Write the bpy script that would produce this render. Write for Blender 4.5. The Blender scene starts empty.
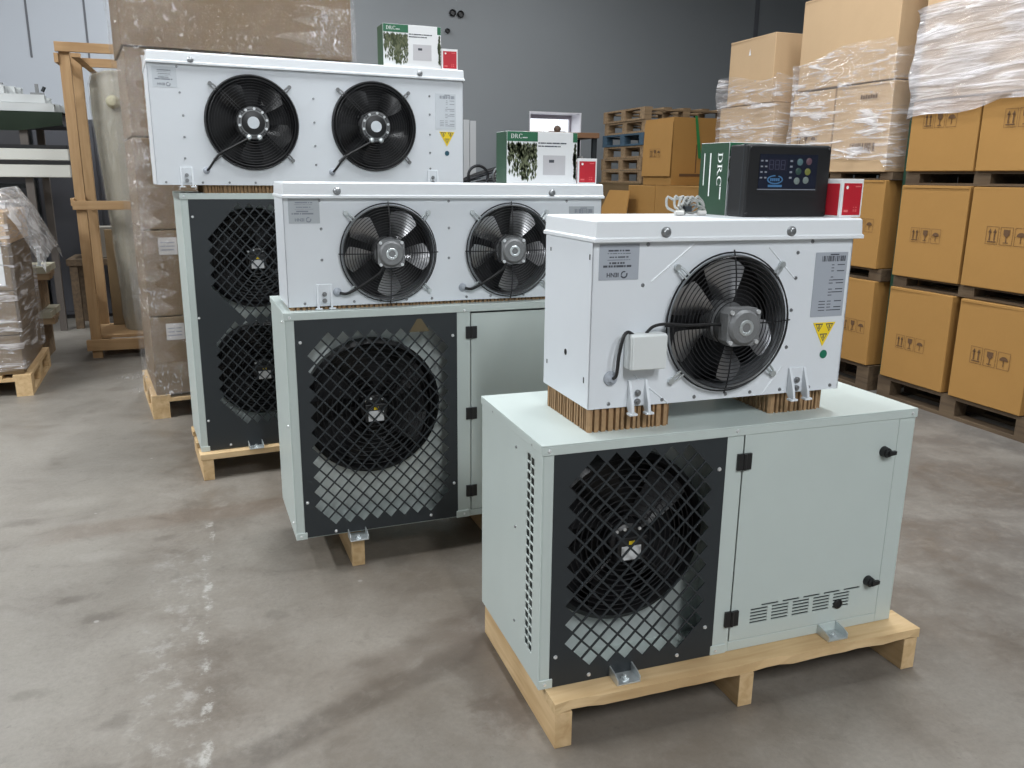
import bpy, bmesh, math, random
from math import sin, cos, pi, radians
from mathutils import Vector, Matrix
random.seed(7)
SC = bpy.context.scene
COL = SC.collection
# ------------------------------------------------------------------ materials
MATS = {}
def nodes_of(name):
    m = bpy.data.materials.new(name); m.use_nodes = True
    nt = m.node_tree
    return m, nt, nt.nodes, nt.links, nt.nodes['Principled BSDF']
def simple(name, col, rough=.5, metal=0., noise=.0, nscale=8., bump=0., bscale=60., spec=.5, coat=0.):
    """plain surface with a little procedural variation of its own colour and a fine bump"""
    if name in MATS: return MATS[name]
    m, nt, N, L, b = nodes_of(name)
    b.inputs['Roughness'].default_value = rough
    b.inputs['Metallic'].default_value = metal
    b.inputs['Specular IOR Level'].default_value = spec
    b.inputs['Coat Weight'].default_value = coat
    tc = N.new('ShaderNodeTexCoord')
    nz = N.new('ShaderNodeTexNoise'); nz.inputs['Scale'].default_value = nscale; nz.inputs['Detail'].default_value = 4
    L.new(tc.outputs['Object'], nz.inputs['Vector'])
    mx = N.new('ShaderNodeMix'); mx.data_type = 'RGBA'
    mx.inputs[6].default_value = tuple(c*(1-noise) for c in col)+(1,)
    mx.inputs[7].default_value = tuple(min(1, c*(1+noise)) for c in col)+(1,)
    L.new(nz.outputs['Fac'], mx.inputs[0]); L.new(mx.outputs[2], b.inputs['Base Color'])
    if bump:
        n2 = N.new('ShaderNodeTexNoise'); n2.inputs['Scale'].default_value = bscale; n2.inputs['Detail'].default_value = 3
        L.new(tc.outputs['Object'], n2.inputs['Vector'])
        bp = N.new('ShaderNodeBump'); bp.inputs['Strength'].default_value = bump; bp.inputs['Distance'].default_value = .01
        L.new(n2.outputs['Fac'], bp.inputs['Height']); L.new(bp.outputs['Normal'], b.inputs['Normal'])
    MATS[name] = m
    return m
def wood(name, c1, c2, axis=0, scale=1.):
    if name in MATS: return MATS[name]
    m, nt, N, L, b = nodes_of(name)
    tc = N.new('ShaderNodeTexCoord'); mp = N.new('ShaderNodeMapping')
    sc = [28*scale]*3; sc[axis] = 2.2*scale
    mp.inputs['Scale'].default_value = sc
    L.new(tc.outputs['Object'], mp.inputs['Vector'])
    nz = N.new('ShaderNodeTexNoise'); nz.inputs['Scale'].default_value = 1.; nz.inputs['Detail'].default_value = 6; nz.inputs['Distortion'].default_value = .6
    L.new(mp.outputs['Vector'], nz.inputs['Vector'])
    cr = N.new('ShaderNodeValToRGB'); cr.color_ramp.elements[0].position = .32; cr.color_ramp.elements[1].position = .68
    cr.color_ramp.elements[0].color = c2+(1,); cr.color_ramp.elements[1].color = c1+(1,)
    L.new(nz.outputs['Fac'], cr.inputs['Fac'])
    n3 = N.new('ShaderNodeTexNoise'); n3.inputs['Scale'].default_value = 3.5; n3.inputs['Detail'].default_value = 3
    L.new(tc.outputs['Object'], n3.inputs['Vector'])
    mx = N.new('ShaderNodeMix'); mx.data_type = 'RGBA'; mx.blend_type = 'MULTIPLY'
    rr = N.new('ShaderNodeMapRange'); rr.inputs[1].default_value = .5; rr.inputs[2].default_value = .75; rr.inputs[3].default_value = 0; rr.inputs[4].default_value = .7
    L.new(n3.outputs['Fac'], rr.inputs[0]); L.new(rr.outputs[0], mx.inputs[0])
    L.new(cr.outputs['Color'], mx.inputs[6]); mx.inputs[7].default_value = (.72, .66, .58, 1)
    L.new(mx.outputs[2], b.inputs['Base Color'])
    b.inputs['Roughness'].default_value = .75
    bp = N.new('ShaderNodeBump'); bp.inputs['Strength'].default_value = .25; bp.inputs['Distance'].default_value = .004
    L.new(nz.outputs['Fac'], bp.inputs['Height']); L.new(bp.outputs['Normal'], b.inputs['Normal'])
    MATS[name] = m
    return m
def film_mat(name, haze=.35, streak=(1.5, 1.5, 22.), tint=(.9, .9, .93), thr=(.5, .72), bump=.6, base_a=.10, mask=None):
    """clear stretch film: mostly see-through, milky wrinkle noise also paints in white glints"""
    if name in MATS: return MATS[name]
    m, nt, N, L, b = nodes_of(name)
    out = N['Material Output']
    tc = N.new('ShaderNodeTexCoord'); mp = N.new('ShaderNodeMapping'); mp.inputs['Scale'].default_value = streak
    L.new(tc.outputs['Object'], mp.inputs['Vector'])
    nz = N.new('ShaderNodeTexNoise'); nz.inputs['Scale'].default_value = 2.; nz.inputs['Detail'].default_value = 7; nz.inputs['Roughness'].default_value = .62; nz.inputs['Distortion'].default_value = .8
    L.new(mp.outputs['Vector'], nz.inputs['Vector'])
    rr = N.new('ShaderNodeMapRange'); rr.inputs[1].default_value = thr[0]; rr.inputs[2].default_value = thr[1]
    rr.inputs[3].default_value = base_a; rr.inputs[4].default_value = haze
    L.new(nz.outputs['Fac'], rr.inputs[0])
    b.inputs['Base Color'].default_value = tint+(1,)
    b.inputs['Roughness'].default_value = .16
    b.inputs['Specular IOR Level'].default_value = .9
    bp = N.new('ShaderNodeBump'); bp.inputs['Strength'].default_value = bump; bp.inputs['Distance'].default_value = .05
    L.new(nz.outputs['Fac'], bp.inputs['Height']); L.new(bp.outputs['Normal'], b.inputs['Normal'])
    tr = N.new('ShaderNodeBsdfTransparent'); gl = N.new('ShaderNodeBsdfGlossy'); gl.inputs['Roughness'].default_value = .12
    L.new(bp.outputs['Normal'], gl.inputs['Normal'])
    m1 = N.new('ShaderNodeMixShader'); m1.inputs[0].default_value = .06
    L.new(tr.outputs[0], m1.inputs[1]); L.new(gl.outputs[0], m1.inputs[2])
    fac = rr.outputs[0]
    if mask:
        n4 = N.new('ShaderNodeTexNoise'); n4.inputs['Scale'].default_value = mask[0]*3; n4.inputs['Detail'].default_value = 3; L.new(tc.outputs['Object'], n4.inputs['Vector'])
        r4 = N.new('ShaderNodeMapRange'); r4.inputs[1].default_value = mask[1]; r4.inputs[2].default_value = mask[2]; L.new(n4.outputs['Fac'], r4.inputs[0])
        mu = N.new('ShaderNodeMath'); mu.operation = 'MULTIPLY'; L.new(fac, mu.inputs[0]); L.new(r4.outputs[0], mu.inputs[1])
        ad = N.new('ShaderNodeMath'); ad.operation = 'ADD'; L.new(mu.outputs[0], ad.inputs[0]); ad.inputs[1].default_value = base_a; fac = ad.outputs[0]
    m2 = N.new('ShaderNodeMixShader'); L.new(fac, m2.inputs[0])
    L.new(m1.outputs[0], m2.inputs[1]); L.new(b.outputs[0], m2.inputs[2])
    L.new(m2.outputs[0], out.inputs['Surface'])
    MATS[name] = m
    return m
CAB = simple('cabinet_grey_paint', (.49, .55, .53), .38, noise=.03, bump=.03, bscale=350)
WHITE = simple('white_enamel', (.70, .735, .775), .33, noise=.02, bump=.02, bscale=300)
LIDW = simple('white_lid_enamel', (.76, .79, .82), .28, noise=.015)
DARK = simple('charcoal_panel_paint', (.018, .023, .027), .55, noise=.1)
BLACK = simple('black_plastic', (.010, .010, .011), .42, noise=.1)
BLADE = simple('black_fan_blade', (.008, .008, .009), .35)
WIRE = simple('black_wire', (.013, .013, .015), .4)
SHROUD = simple('galvanised_shroud', (.60, .65, .64), .42, metal=.25, noise=.1, nscale=20)
ZINC = simple('zinc_plate', (.62, .66, .67), .35, metal=.7, noise=.12, nscale=25)
SILVER = simple('silver_blade', (.40, .40, .41), .34, metal=.85, noise=.08)
CAST = simple('cast_aluminium', (.21, .215, .22), .5, metal=.35, noise=.2, nscale=40, bump=.15, bscale=120)
RINGM = simple('fan_ring_steel', (.42, .44, .46), .3, metal=.8)
SCREW = simple('steel_screw', (.30, .31, .32), .35, metal=.8)
SCREWL = simple('bright_screw', (.8, .82, .83), .3, metal=.6)
LABEL = simple('grey_label', (.36, .39, .44), .5, noise=.05)
LABELC = simple('pale_label', (.60, .64, .68), .5, noise=.05)
INK = simple('label_ink', (.06, .065, .08), .6)
INKM = simple('pale_ink', (.22, .24, .28), .6)
WINK = simple('white_ink', (.85, .87, .85), .6)
YEL = simple('yellow_sticker', (.85, .62, .02), .5)
GREEND = simple('green_dot', (.01, .16, .09), .5)
TEALD = simple('teal_dot', (.02, .09, .13), .5)
COIL = simple('dark_coil', (.012, .012, .014), .6)
CARD = simple('brown_cardboard', (.35, .183, .047), .8, noise=.07, nscale=3, bump=.08, bscale=25)
CARDP = simple('pale_cardboard', (.52, .36, .21), .8, noise=.07, nscale=3, bump=.08, bscale=25)
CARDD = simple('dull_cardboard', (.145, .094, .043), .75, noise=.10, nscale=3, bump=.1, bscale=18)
COMB = simple('honeycomb_cardboard', (.33, .205, .105), .85, noise=.35, nscale=70)
TAPE = simple('packing_tape', (.40, .25, .115), .35, noise=.08)
MARK = simple('carton_print', (.11, .055, .022), .8)
PINE = wood('pine_wood', (.66, .49, .28), (.50, .335, .165), 0)
PINEY = wood('pine_wood_y', (.66, .48, .27), (.50, .33, .16), 1)
PINEZ = wood('crate_wood', (.42, .27, .135), (.33, .20, .095), 2)
CRW = wood('crate_wood_x', (.42, .27, .135), (.33, .20, .095), 0)
CRWY = wood('crate_wood_y', (.42, .27, .135), (.33, .20, .095), 1)
OLDP = wood('old_pallet_wood', (.30, .205, .115), (.17, .11, .06), 0)
DARKP = wood('shaded_pallet_wood', (.13, .088, .05), (.07, .045, .026), 1)  # pallet wood darkened, the shade of the gaps put into its colour
OLDB = wood('blue_pallet_wood', (.05, .10, .15), (.03, .06, .09), 0)
FOIL = film_mat('stretch_film', .78, (1.4, 1.4, 12.), tint=(.82,.80,.82), thr=(.50, .64), base_a=.10)
FOILH = film_mat('milky_glint_film', .88, (.8, .8, 9.), tint=(.80,.78,.81), thr=(.47, .64), base_a=.34)
FOILL = film_mat('sparkling_stretch_film', .8, (22., 22., 16.), tint=(.86,.84,.84), thr=(.575, .665), base_a=.015, mask=(.9, .47, .58))
FOILE = film_mat('film_edge_glints', .9, (30., 30., 16.), tint=(.86,.84,.84), thr=(.565, .635), base_a=.03, mask=(1.6, .45, .60))  # dense white specks paint the film's glints into the colour
FOILW = film_mat('white_stretch_film', .75, (4., 4., 6.), tint=(.8,.8,.82), thr=(.42, .66), base_a=.20)
FOILR = film_mat('cloudy_roll_film', .45, (5., 5., 2.5), tint=(.75,.73,.66), thr=(.50, .72), base_a=.12)
CGREEN = simple('carton_green', (.022, .062, .034), .45)
CGREENB = simple('carton_bright_green', (.018, .135, .062), .45)
CWHITE = simple('carton_white', (.80, .81, .82), .5)
LEAF = simple('printed_leaves', (.075, .095, .045), .6, noise=.6, nscale=90)
LEAF2 = simple('printed_light_leaves', (.15, .17, .09), .6, noise=.5, nscale=90)
DEV = simple('printed_device_grey', (.55, .54, .56), .5)
RED = simple('red_carton', (.50, .016, .03), .4, noise=.08, nscale=30)
REDL = simple('pale_red_print', (.75, .15, .15), .5)
CABLEG = simple('grey_cable', (.34, .345, .33), .5)
NAVY = simple('controller_overlay', (.012, .015, .028), .2)
DISP = simple('display_window', (.02, .02, .035), .15)
# ------------------------------------------------------------------ mesh builder
class MB:
    def __init__(s): s.v = []; s.f = []; s.mi = []; s.cur = 0
    def add(s, vs, fs):
        b = len(s.v); s.v += [tuple(v) for v in vs]
        for f in fs: s.f.append([b+i for i in f]); s.mi.append(s.cur)
        return s
    def box(s, x0, x1, y0, y1, z0, z1):
        return s.add([(x0,y0,z0),(x1,y0,z0),(x1,y1,z0),(x0,y1,z0),(x0,y0,z1),(x1,y0,z1),(x1,y1,z1),(x0,y1,z1)],
                     [(0,3,2,1),(4,5,6,7),(0,1,5,4),(1,2,6,5),(2,3,7,6),(3,0,4,7)])
    def hexa(s, p):  # eight points ordered like box
        return s.add(p, [(0,3,2,1),(4,5,6,7),(0,1,5,4),(1,2,6,5),(2,3,7,6),(3,0,4,7)])
    def prism(s, poly, axis, a, b):
        """poly of 2D points extruded along axis ('x': (y,z), 'y': (x,z), 'z': (x,y))"""
        def P(p, t): return {'x': (t, p[0], p[1]), 'y': (p[0], t, p[1]), 'z': (p[0], p[1], t)}[axis]
        n = len(poly)
        vs = [P(p, a) for p in poly]+[P(p, b) for p in poly]
        fs = [tuple(range(n))[::-1], tuple(range(n, 2*n))]+[(i, (i+1) % n, n+(i+1) % n, n+i) for i in range(n)]
        return s.add(vs, fs)
    def tube(s, pts, r, n=8, closed=False, caps=True):
        pts = [Vector(p) for p in pts]; m = len(pts); vs = []; fs = []
        up = None
        for i, p in enumerate(pts):
            if closed: t = pts[(i+1) % m]-pts[i-1]
            else: t = pts[min(i+1, m-1)]-pts[max(i-1, 0)]
            t.normalize()
            if up is None:
                a = Vector((0,0,1)) if abs(t.z) < .9 else Vector((1,0,0))
                up = (a-t*a.dot(t)).normalized()
            else: up = (up-t*up.dot(t)).normalized()
            w = t.cross(up)
            rr = r[i] if isinstance(r, (list, tuple)) else r
            for k in range(n):
                an = 2*pi*k/n
                vs.append(p+up*(rr*cos(an))+w*(rr*sin(an)))
        for i in range(m if closed else m-1):
            j = (i+1) % m
            for k in range(n):
                fs.append((i*n+k, i*n+(k+1) % n, j*n+(k+1) % n, j*n+k))
        if caps and not closed:
            fs.append(tuple(range(n))[::-1]); fs.append(tuple(range((m-1)*n, m*n)))
        return s.add(vs, fs)
    def cyl(s, p0, p1, r, n=20, r2=None):
        return s.tube([p0, p1], [r, r if r2 is None else r2], n)
    def ring(s, c, r, wr, n=40, m=6):
        """wire circle lying in the xz plane around c"""
        return s.tube([(c[0]+r*cos(2*pi*i/n), c[1], c[2]+r*sin(2*pi*i/n)) for i in range(n)], wr, m, True)
    def lathe(s, c, prof, n=40, close=False):
        """revolve (radius, y) profile about the y axis through c"""
        vs = []; fs = []; m = len(prof)
        for i in range(n):
            a = 2*pi*i/n
            for r, y in prof: vs.append((c[0]+r*cos(a), c[1]+y, c[2]+r*sin(a)))
        for i in range(n):
            j = (i+1) % n
            for k in range(m if close else m-1):
                k2 = (k+1) % m
                fs.append((i*m+k, i*m+k2, j*m+k2, j*m+k))
        return s.add(vs, fs)
    def plate(s, polys, y0, y1, swap=None):
        """2D polygons in (x,z), shared borders, given thickness y0..y1 with walls only at open borders"""
        key = {}; pts = []; faces = []
        for poly in polys:
            f = []
            for p in poly:
                k = (round(p[0]*20000), round(p[1]*20000))
                if k not in key: key[k] = len(pts); pts.append(p)
                if not f or f[-1] != key[k]: f.append(key[k])
            if len(f) > 1 and f[0] == f[-1]: f.pop()
            if len(f) >= 3: faces.append(f)
        ed = {}
        for f in faces:
            for i in range(len(f)):
                a, b = f[i], f[(i+1) % len(f)]
                ed[(a, b)] = ed.get((a, b), 0)+1
        n = len(pts)
        W = swap or (lambda x, y, z: (x, y, z))
        vs = [W(p[0], y0, p[1]) for p in pts]+[W(p[0], y1, p[1]) for p in pts]
        fs = [tuple(f) for f in faces]+[tuple(n+i for i in f[::-1]) for f in faces]
        for (a, b) in ed:
            if (b, a) not in ed: fs.append((b, a, n+a, n+b))
        return s.add(vs, fs)
    def build(s, name, mat, parent=None, loc=None, smooth=False, bevel=0., bseg=2, flat_angle=40):
        me = bpy.data.meshes.new(name); me.from_pydata(s.v, [], s.f)
        ms = mat if isinstance(mat, (list, tuple)) else [mat]
        for m in ms: me.materials.append(m)
        if len(ms) > 1:
            for p, i in zip(me.polygons, s.mi): p.material_index = i
        bm = bmesh.new(); bm.from_mesh(me); bmesh.ops.recalc_face_normals(bm, faces=bm.faces); bm.to_mesh(me); bm.free()
        o = bpy.data.objects.new(name, me); COL.objects.link(o)
        if parent is not None: o.parent = parent
        if loc is not None: o.location = loc
        if bevel:
            md = o.modifiers.new('bevel', 'BEVEL'); md.width = bevel; md.segments = bseg; md.limit_method = 'ANGLE'; md.angle_limit = radians(50)
        if smooth:
            bm = bmesh.new(); bm.from_mesh(me)
            for f in bm.faces: f.smooth = True
            for e in bm.edges:
                if len(e.link_faces) == 2 and e.calc_face_angle(0) > radians(flat_angle): e.smooth = False
            bm.to_mesh(me); bm.free()
        return o
def tag(o, label, cat, group=None):
    o['label'] = label; o['category'] = cat
    if group: o['group'] = group
    return o
def thing(name, label, cat, loc=(0,0,0), rz=0., group=None):
    o = bpy.data.objects.new(name, None); COL.objects.link(o)
    o.empty_display_size = .1; o.location = loc; o.rotation_euler = (0, 0, rz)
    return tag(o, label, cat, group)
def struct(o): o['kind'] = 'structure'; return o
def kids(o): return [c for c in bpy.data.objects if c.parent is o]
def copy_tree(o, parent=None):
    c = o.copy(); COL.objects.link(c)
    if parent is not None: c.parent = parent
    for ch in kids(o): copy_tree(ch, c)
    return c
def grid_plate(xs, zs, holes):
    """rect cells between break points, minus cells whose centre lies in a hole rect"""
    xs = sorted(set(round(x, 5) for x in xs)); zs = sorted(set(round(z, 5) for z in zs)); out = []
    for i in range(len(xs)-1):
        for j in range(len(zs)-1):
            cx = (xs[i]+xs[i+1])/2; cz = (zs[j]+zs[j+1])/2
            if any(h[0] < cx < h[1] and h[2] < cz < h[3] for h in holes): continue
            out.append([(xs[i], zs[j]), (xs[i+1], zs[j]), (xs[i+1], zs[j+1]), (xs[i], zs[j+1])])
    return out
def plate_round(x0, x1, z0, z1, cx, cz, r, n=64):
    """rectangle with a round hole, as quads from the circle to the border"""
    def border(a):
        dx, dz = cos(a), sin(a); t = 1e9
        if dx > 1e-9: t = min(t, (x1-cx)/dx)
        if dx < -1e-9: t = min(t, (x0-cx)/dx)
        if dz > 1e-9: t = min(t, (z1-cz)/dz)
        if dz < -1e-9: t = min(t, (z0-cz)/dz)
        return (cx+dx*t, cz+dz*t)
    angs = [2*pi*i/n for i in range(n)]
    for X, Z in ((x0,z0),(x1,z0),(x1,z1),(x0,z1)):
        angs.append(math.atan2(Z-cz, X-cx) % (2*pi))
    angs = sorted(set(round(a, 7) for a in angs)); out = []
    for i in range(len(angs)):
        a, b = angs[i], angs[(i+1) % len(angs)]
        out.append([(cx+r*cos(a), cz+r*sin(a)), border(a), border(b), (cx+r*cos(b), cz+r*sin(b))])
    return out
def clip(poly, x0, x1, z0, z1):
    for ax, lim, sg in ((0,x0,1),(0,x1,-1),(1,z0,1),(1,z1,-1)):
        out = []
        for i in range(len(poly)):
            p, q = poly[i-1], poly[i]
            ip = sg*(p[ax]-lim) >= -1e-9; iq = sg*(q[ax]-lim) >= -1e-9
            if ip != iq:
                t = (lim-p[ax])/(q[ax]-p[ax]); out.append((p[0]+t*(q[0]-p[0]), p[1]+t*(q[1]-p[1])))
            if iq: out.append(q)
        poly = out
        if not poly: return []
    return poly
def lattice(x0, x1, z0, z1, ox, oz, hx, hz, is_hole, web=.0062):
    """sheet of diamond cells; cells accepted by is_hole(m, n) are cut out, the web between them stays"""
    out = []
    k = 1-web*1.25/(hx*2)
    M0 = int((x0-ox)/hx)-2; M1 = int((x1-ox)/hx)+2; N0 = int((z0-oz)/hz)-2; N1 = int((z1-oz)/hz)+2
    for m in range(M0, M1+1):
        for n in range(N0, N1+1):
            if (m+n) % 2: continue
            cx, cz = ox+m*hx, oz+n*hz
            d = [(cx+hx, cz), (cx, cz+hz), (cx-hx, cz), (cx, cz-hz)]
            if is_hole(m, n):
                q = [(cx+(p[0]-cx)*k, cz+(p[1]-cz)*k) for p in d]
                for i in range(4):
                    j = (i+1) % 4
                    out.append([d[i], d[j], q[j], q[i]])
            else:
                p = clip(d, x0, x1, z0, z1)
                if len(p) >= 3: out.append(p)
    return out
def text_mesh(txt, size, mat, name, parent, loc, rot=(pi/2, 0, 0), extr=.0003, bold=0.):
    cu = bpy.data.curves.new(name, 'FONT'); cu.body = txt; cu.size = size; cu.extrude = extr; cu.offset = bold
    cu.align_x = 'CENTER'; cu.align_y = 'CENTER'
    o = bpy.data.objects.new(name, cu); COL.objects.link(o)
    bpy.context.view_layer.update()
    dg = bpy.context.evaluated_depsgraph_get()
    me = bpy.data.meshes.new_from_object(o.evaluated_get(dg))
    bpy.data.objects.remove(o); bpy.data.curves.remove(cu)
    me.materials.clear(); me.materials.append(mat)
    ob = bpy.data.objects.new(name, me); COL.objects.link(ob)
    ob.parent = parent; ob.location = loc; ob.rotation_euler = rot
    return ob
def serif_DRC(mb, x, z, h, y, W):
    """the three serif capitals D R C as filled strips, W maps (x, y, z) to the surface"""
    def poly(pts): mb.add([W(p[0], y, p[1]) for p in pts], [tuple(range(len(pts)))])
    def bowl(cx, cz, rx, rz, th, tv, a0, a1, n=14):
        o = []; i_ = []
        for k in range(n+1):
            a = a0+(a1-a0)*k/n
            o.append((cx+rx*cos(a), cz+rz*sin(a))); i_.append((cx+(rx-th)*cos(a), cz+(rz-tv)*sin(a)))
        for k in range(n): poly([o[k], o[k+1], i_[k+1], i_[k]])
    def rect(a, b, c, d): poly([(a, c), (b, c), (b, d), (a, d)])
    s = .15*h
    rect(x+.08*h, x+.08*h+s, z, z+h); rect(x, x+.36*h, z, z+.07*h); rect(x, x+.36*h, z+.93*h, z+h)
    bowl(x+.34*h, z+.5*h, .46*h, .5*h, .16*h, .07*h, -pi/2, pi/2)
    x += .95*h
    rect(x+.08*h, x+.08*h+s, z, z+h); rect(x, x+.30*h, z, z+.07*h); rect(x, x+.32*h, z+.93*h, z+h)
    bowl(x+.30*h, z+.74*h, .33*h, .26*h, .15*h, .07*h, -pi/2, pi/2)
    poly([(x+.30*h, z+.50*h), (x+.46*h, z+.50*h), (x+.84*h, z), (x+.64*h, z)]); rect(x+.6*h, x+.92*h, z, z+.06*h)
    x += .98*h
    bowl(x+.46*h, z+.5*h, .46*h, .51*h, .16*h, .07*h, radians(42), radians(318))
    rect(x+.74*h, x+.82*h, z+.68*h, z+.98*h)
    return x+.9*h
# ------------------------------------------------------------------ condensing cabinets
def fan_unit(root, cx, cz, r, yd, mat_guard, nb=5):
    """big black axial fan behind the diamond grille: ring > guard, motor, blades, motor label"""
    rg = MB(); rg.lathe((cx, yd, cz), [(r*.955, .05), (r*.955, 0), (r*.985, -.014), (r+.012, -.004), (r+.012, .05)], 56, True)
    fan = rg.build('fan', BLACK, root, smooth=True)
    g = MB()
    for i in range(11):
        t = i/10; rr = .075+(r*.985-.075)*t
        g.ring((cx, yd-.028+.024*t*t, cz), rr, .0019 if i < 10 else .003, 48, 5)
    for k in range(4):
        a = pi/4+k*pi/2
        pts = [(cx+(.07+(r-.07)*t)*cos(a), yd-.030+.024*t*t, cz+(.07+(r-.07)*t)*sin(a)) for t in (0,.25,.5,.75,1)]
        g.tube(pts, .0028, 6)
    g.build('fan_guard', mat_guard, fan, smooth=True)
    m = MB(); m.lathe((cx, yd, cz), [(.0, -.042), (.045, -.042), (.054, -.036), (.06, -.02), (.062, .03), (.0, .03)], 28)
    for k in range(8):
        a = 2*pi*k/8; m.cyl((cx+.064*cos(a), yd-.024, cz+.064*sin(a)), (cx+.064*cos(a), yd+.02, cz+.064*sin(a)), .006, 8)
    m.box(cx-.042, cx+.042, yd-.058, yd-.03, cz-.05, cz+.022)
    m.build('motor', BLACK, fan, bevel=.003)
    lb = MB(); lb.box(cx-.030, cx+.030, yd-.0592, yd-.0575, cz-.045, cz-.004)
    o = lb.build('motor_label', simple('motor_label_white', (.62, .63, .64), .5), fan); o['label'] = 'white type label on the black motor'
    yb = MB(); yb.box(cx-.008, cx+.010, yd-.0594, yd-.0575, cz+.0005, cz+.011); yb.build('warning_dot', YEL, fan)
    sc = MB()
    for dx in (-.04, -.016, .03): sc.cyl((cx+dx, yd-.043, cz+.045-.2*abs(dx)), (cx+dx, yd-.047, cz+.045-.2*abs(dx)), .005, 8)
    sc.build('motor_screw', SCREWL, fan)
    for k in range(nb):
        a = 2*pi*k/nb+.5; b = MB(); vs = []; fs = []
        for i in range(7):
            t = i/6; rr = .058+(r*.93-.058)*t
            for j in range(5):
                u = j/4-.5; aa = a+u*(.62-.12*t)+.25*t
                vs.append((cx+rr*cos(aa), yd+.032+u*.05, cz+rr*sin(aa)))
        for i in range(6):
            for j in range(4): fs.append((i*5+j, i*5+j+1, (i+1)*5+j+1, (i+1)*5+j))
        b.add(vs, fs); b.build('fan_blade', BLADE, fan, smooth=True)
    return fan
def screw(root, x, y, z, r=.0055, d=(0,-1,0), mat=SCREWL, name='screw'):
    s = MB(); p = Vector((x,y,z)); n = Vector(d)
    s.cyl(p, p+n*.0035, r, 10, r*.7)
    return s.build(name, mat, root, smooth=True)
def foot_bracket(root, x, z, yf=-.055):
    b = MB()
    b.box(x-.034, x+.034, yf, .02, z, z+.004)
    b.prism([(yf, z), (.0, z), (.0, z+.032), (yf+.02, z+.026), (yf, z+.018)], 'x', x-.036, x-.032)
    b.prism([(yf, z), (.0, z), (.0, z+.032), (yf+.02, z+.026), (yf, z+.018)], 'x', x+.032, x+.036)
    o = b.build('foot_bracket', ZINC, root, bevel=.0008)
    c = MB(); c.cyl((x, yf+.026, z+.004), (x, yf+.026, z+.010), .013, 6); c.cyl((x, yf+.026, z+.010), (x, yf+.026, z+.017), .006, 10)
    c.build('anchor_bolt', ZINC, o, smooth=True)
def condenser(label, loc, rz, W, D, H, pan, lat, fans, depth, door, hinges, latches=(), caps=(), vents=None, side_vents=False, scr=(), pscr=(), brk=(), tri=None, zd=0.):
    root = thing('condensing_unit', label, 'condensing unit', loc, rz, 'grey condensing units on pallets')
    px0, px1, pz0, pz1 = pan; dx0, dx1, dz0, dz1 = door; T = .004; TP = .028
    c = MB()
    # left side, cut by two columns of small openings where the photo shows them
    if side_vents:
        xs = [0, D]; zs = [0, H-.003]; holes = []
        for k in range(21):
            z1 = H-.056-k*.0273
            for (a, b) in ((.057, .080), (.086, .109)):
                dz = 0 if a < .07 else .004
                holes.append((a, b, z1-.020+dz, z1+dz)); xs += [a, b]; zs += [z1-.020+dz, z1+dz]
        c.plate(grid_plate(xs, zs, holes), 0, T, swap=lambda x, y, z: (y, x, z))
    else:
        c.box(0, T, 0, D, 0, H-.003)
    c.box(W-T, W, 0, D, 0, H-.003); c.box(T, W-T, D-T, D, 0, H-.003); c.box(T, W-T, .003, D-T, 0.001, .006)
    xm = (px1+dx0)/2
    c.box(xm-.003, xm+.003, .02, D-T, .006, H-.02)
    c.box(T, px0, 0, .02, 0, H-TP); c.box(px1, dx0-.003, 0, .018, .0, H-TP)                 # corner and middle posts
    c.box(dx1+.003, W-T, 0, .018, 0, H-TP); c.box(dx0-.003, dx1+.003, 0, .016, .0, dz0-.003)
    c.box(0, px0+.008, -.004, 0, 0, .028); c.box(px1-.006, dx0-.012, -.004, 0, 0, .03)
    c.build('casing', CAB, root, bevel=.0015, bseg=1)
    t = MB(); t.box(-.003, W+.003, -.003, D+.003, H-.004, H)
    t.box(-.003, W+.003, -.003, .0, H-TP, H-.004); t.box(-.003, 0, 0, D+.003, H-TP*.9, H-.004)
    t.box(W, W+.003, 0, D+.003, H-TP*.9, H-.004); t.box(0, W, D, D+.003, H-TP*.9, H-.004)
    t.build('top_panel', CAB, root, bevel=.0025)
    # dark front sheet with the diamond mesh
    ox, oz, hx, hz, fn = lat
    g = MB(); g.plate(lattice(px0, px1, pz0, pz1, ox, oz, hx, hz, fn), -.0015, .002)
    g.build('fan_grille', DARK, root)
    # shroud plate carrying the fan(s)
    s = MB()
    zcuts = [pz0]+[(fans[i][1]+fans[i+1][1])/2 for i in range(len(fans)-1)]+[pz1]
    for i, (fx, fz, r) in enumerate(sorted(fans, key=lambda f: f[1])):
        zz = sorted(zcuts)
        s.plate(plate_round(T, xm-.003, zz[i], zz[i+1], fx, fz, r*.96), depth+.035, depth+.038)
    s.build('shroud', SHROUD, root)
    k = MB(); k.box(T+.002, xm-.004, depth+.13, depth+.14, .01, H-.03)
    k.build('coil', COIL, root)
    for fx, fz, r in fans: fan_unit(root, fx, fz, r, depth, WIRE)
    # door with hinges, latches and louvres
    d = MB(); xs = [dx0, dx1]; zs = [dz0, dz1]; holes = []
    if vents:
        vx, vz = vents
        for gI in range(5):
            x0 = vx+gI*.075
            for rI in range(6):
                z0 = vz+rI*.0105
                h = (x0, x0+.060, z0, z0+.0064)
                if rI == 5: h = (x0+.037, x0+.097, z0, z0+.0064)
                holes.append(h); xs += h[:2]; zs += h[2:]
    d.plate(grid_plate(xs, zs, holes), -.001, .003)
    dr = d.build('door', CAB, root)
    if vents:
        b = MB(); b.box(dx0+.02, dx1-.02, .04, .044, dz0+.01, dz0+.2); b.build('dark_backing', DARK, root)  # dark sheet behind the louvres so the slots look dark
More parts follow.
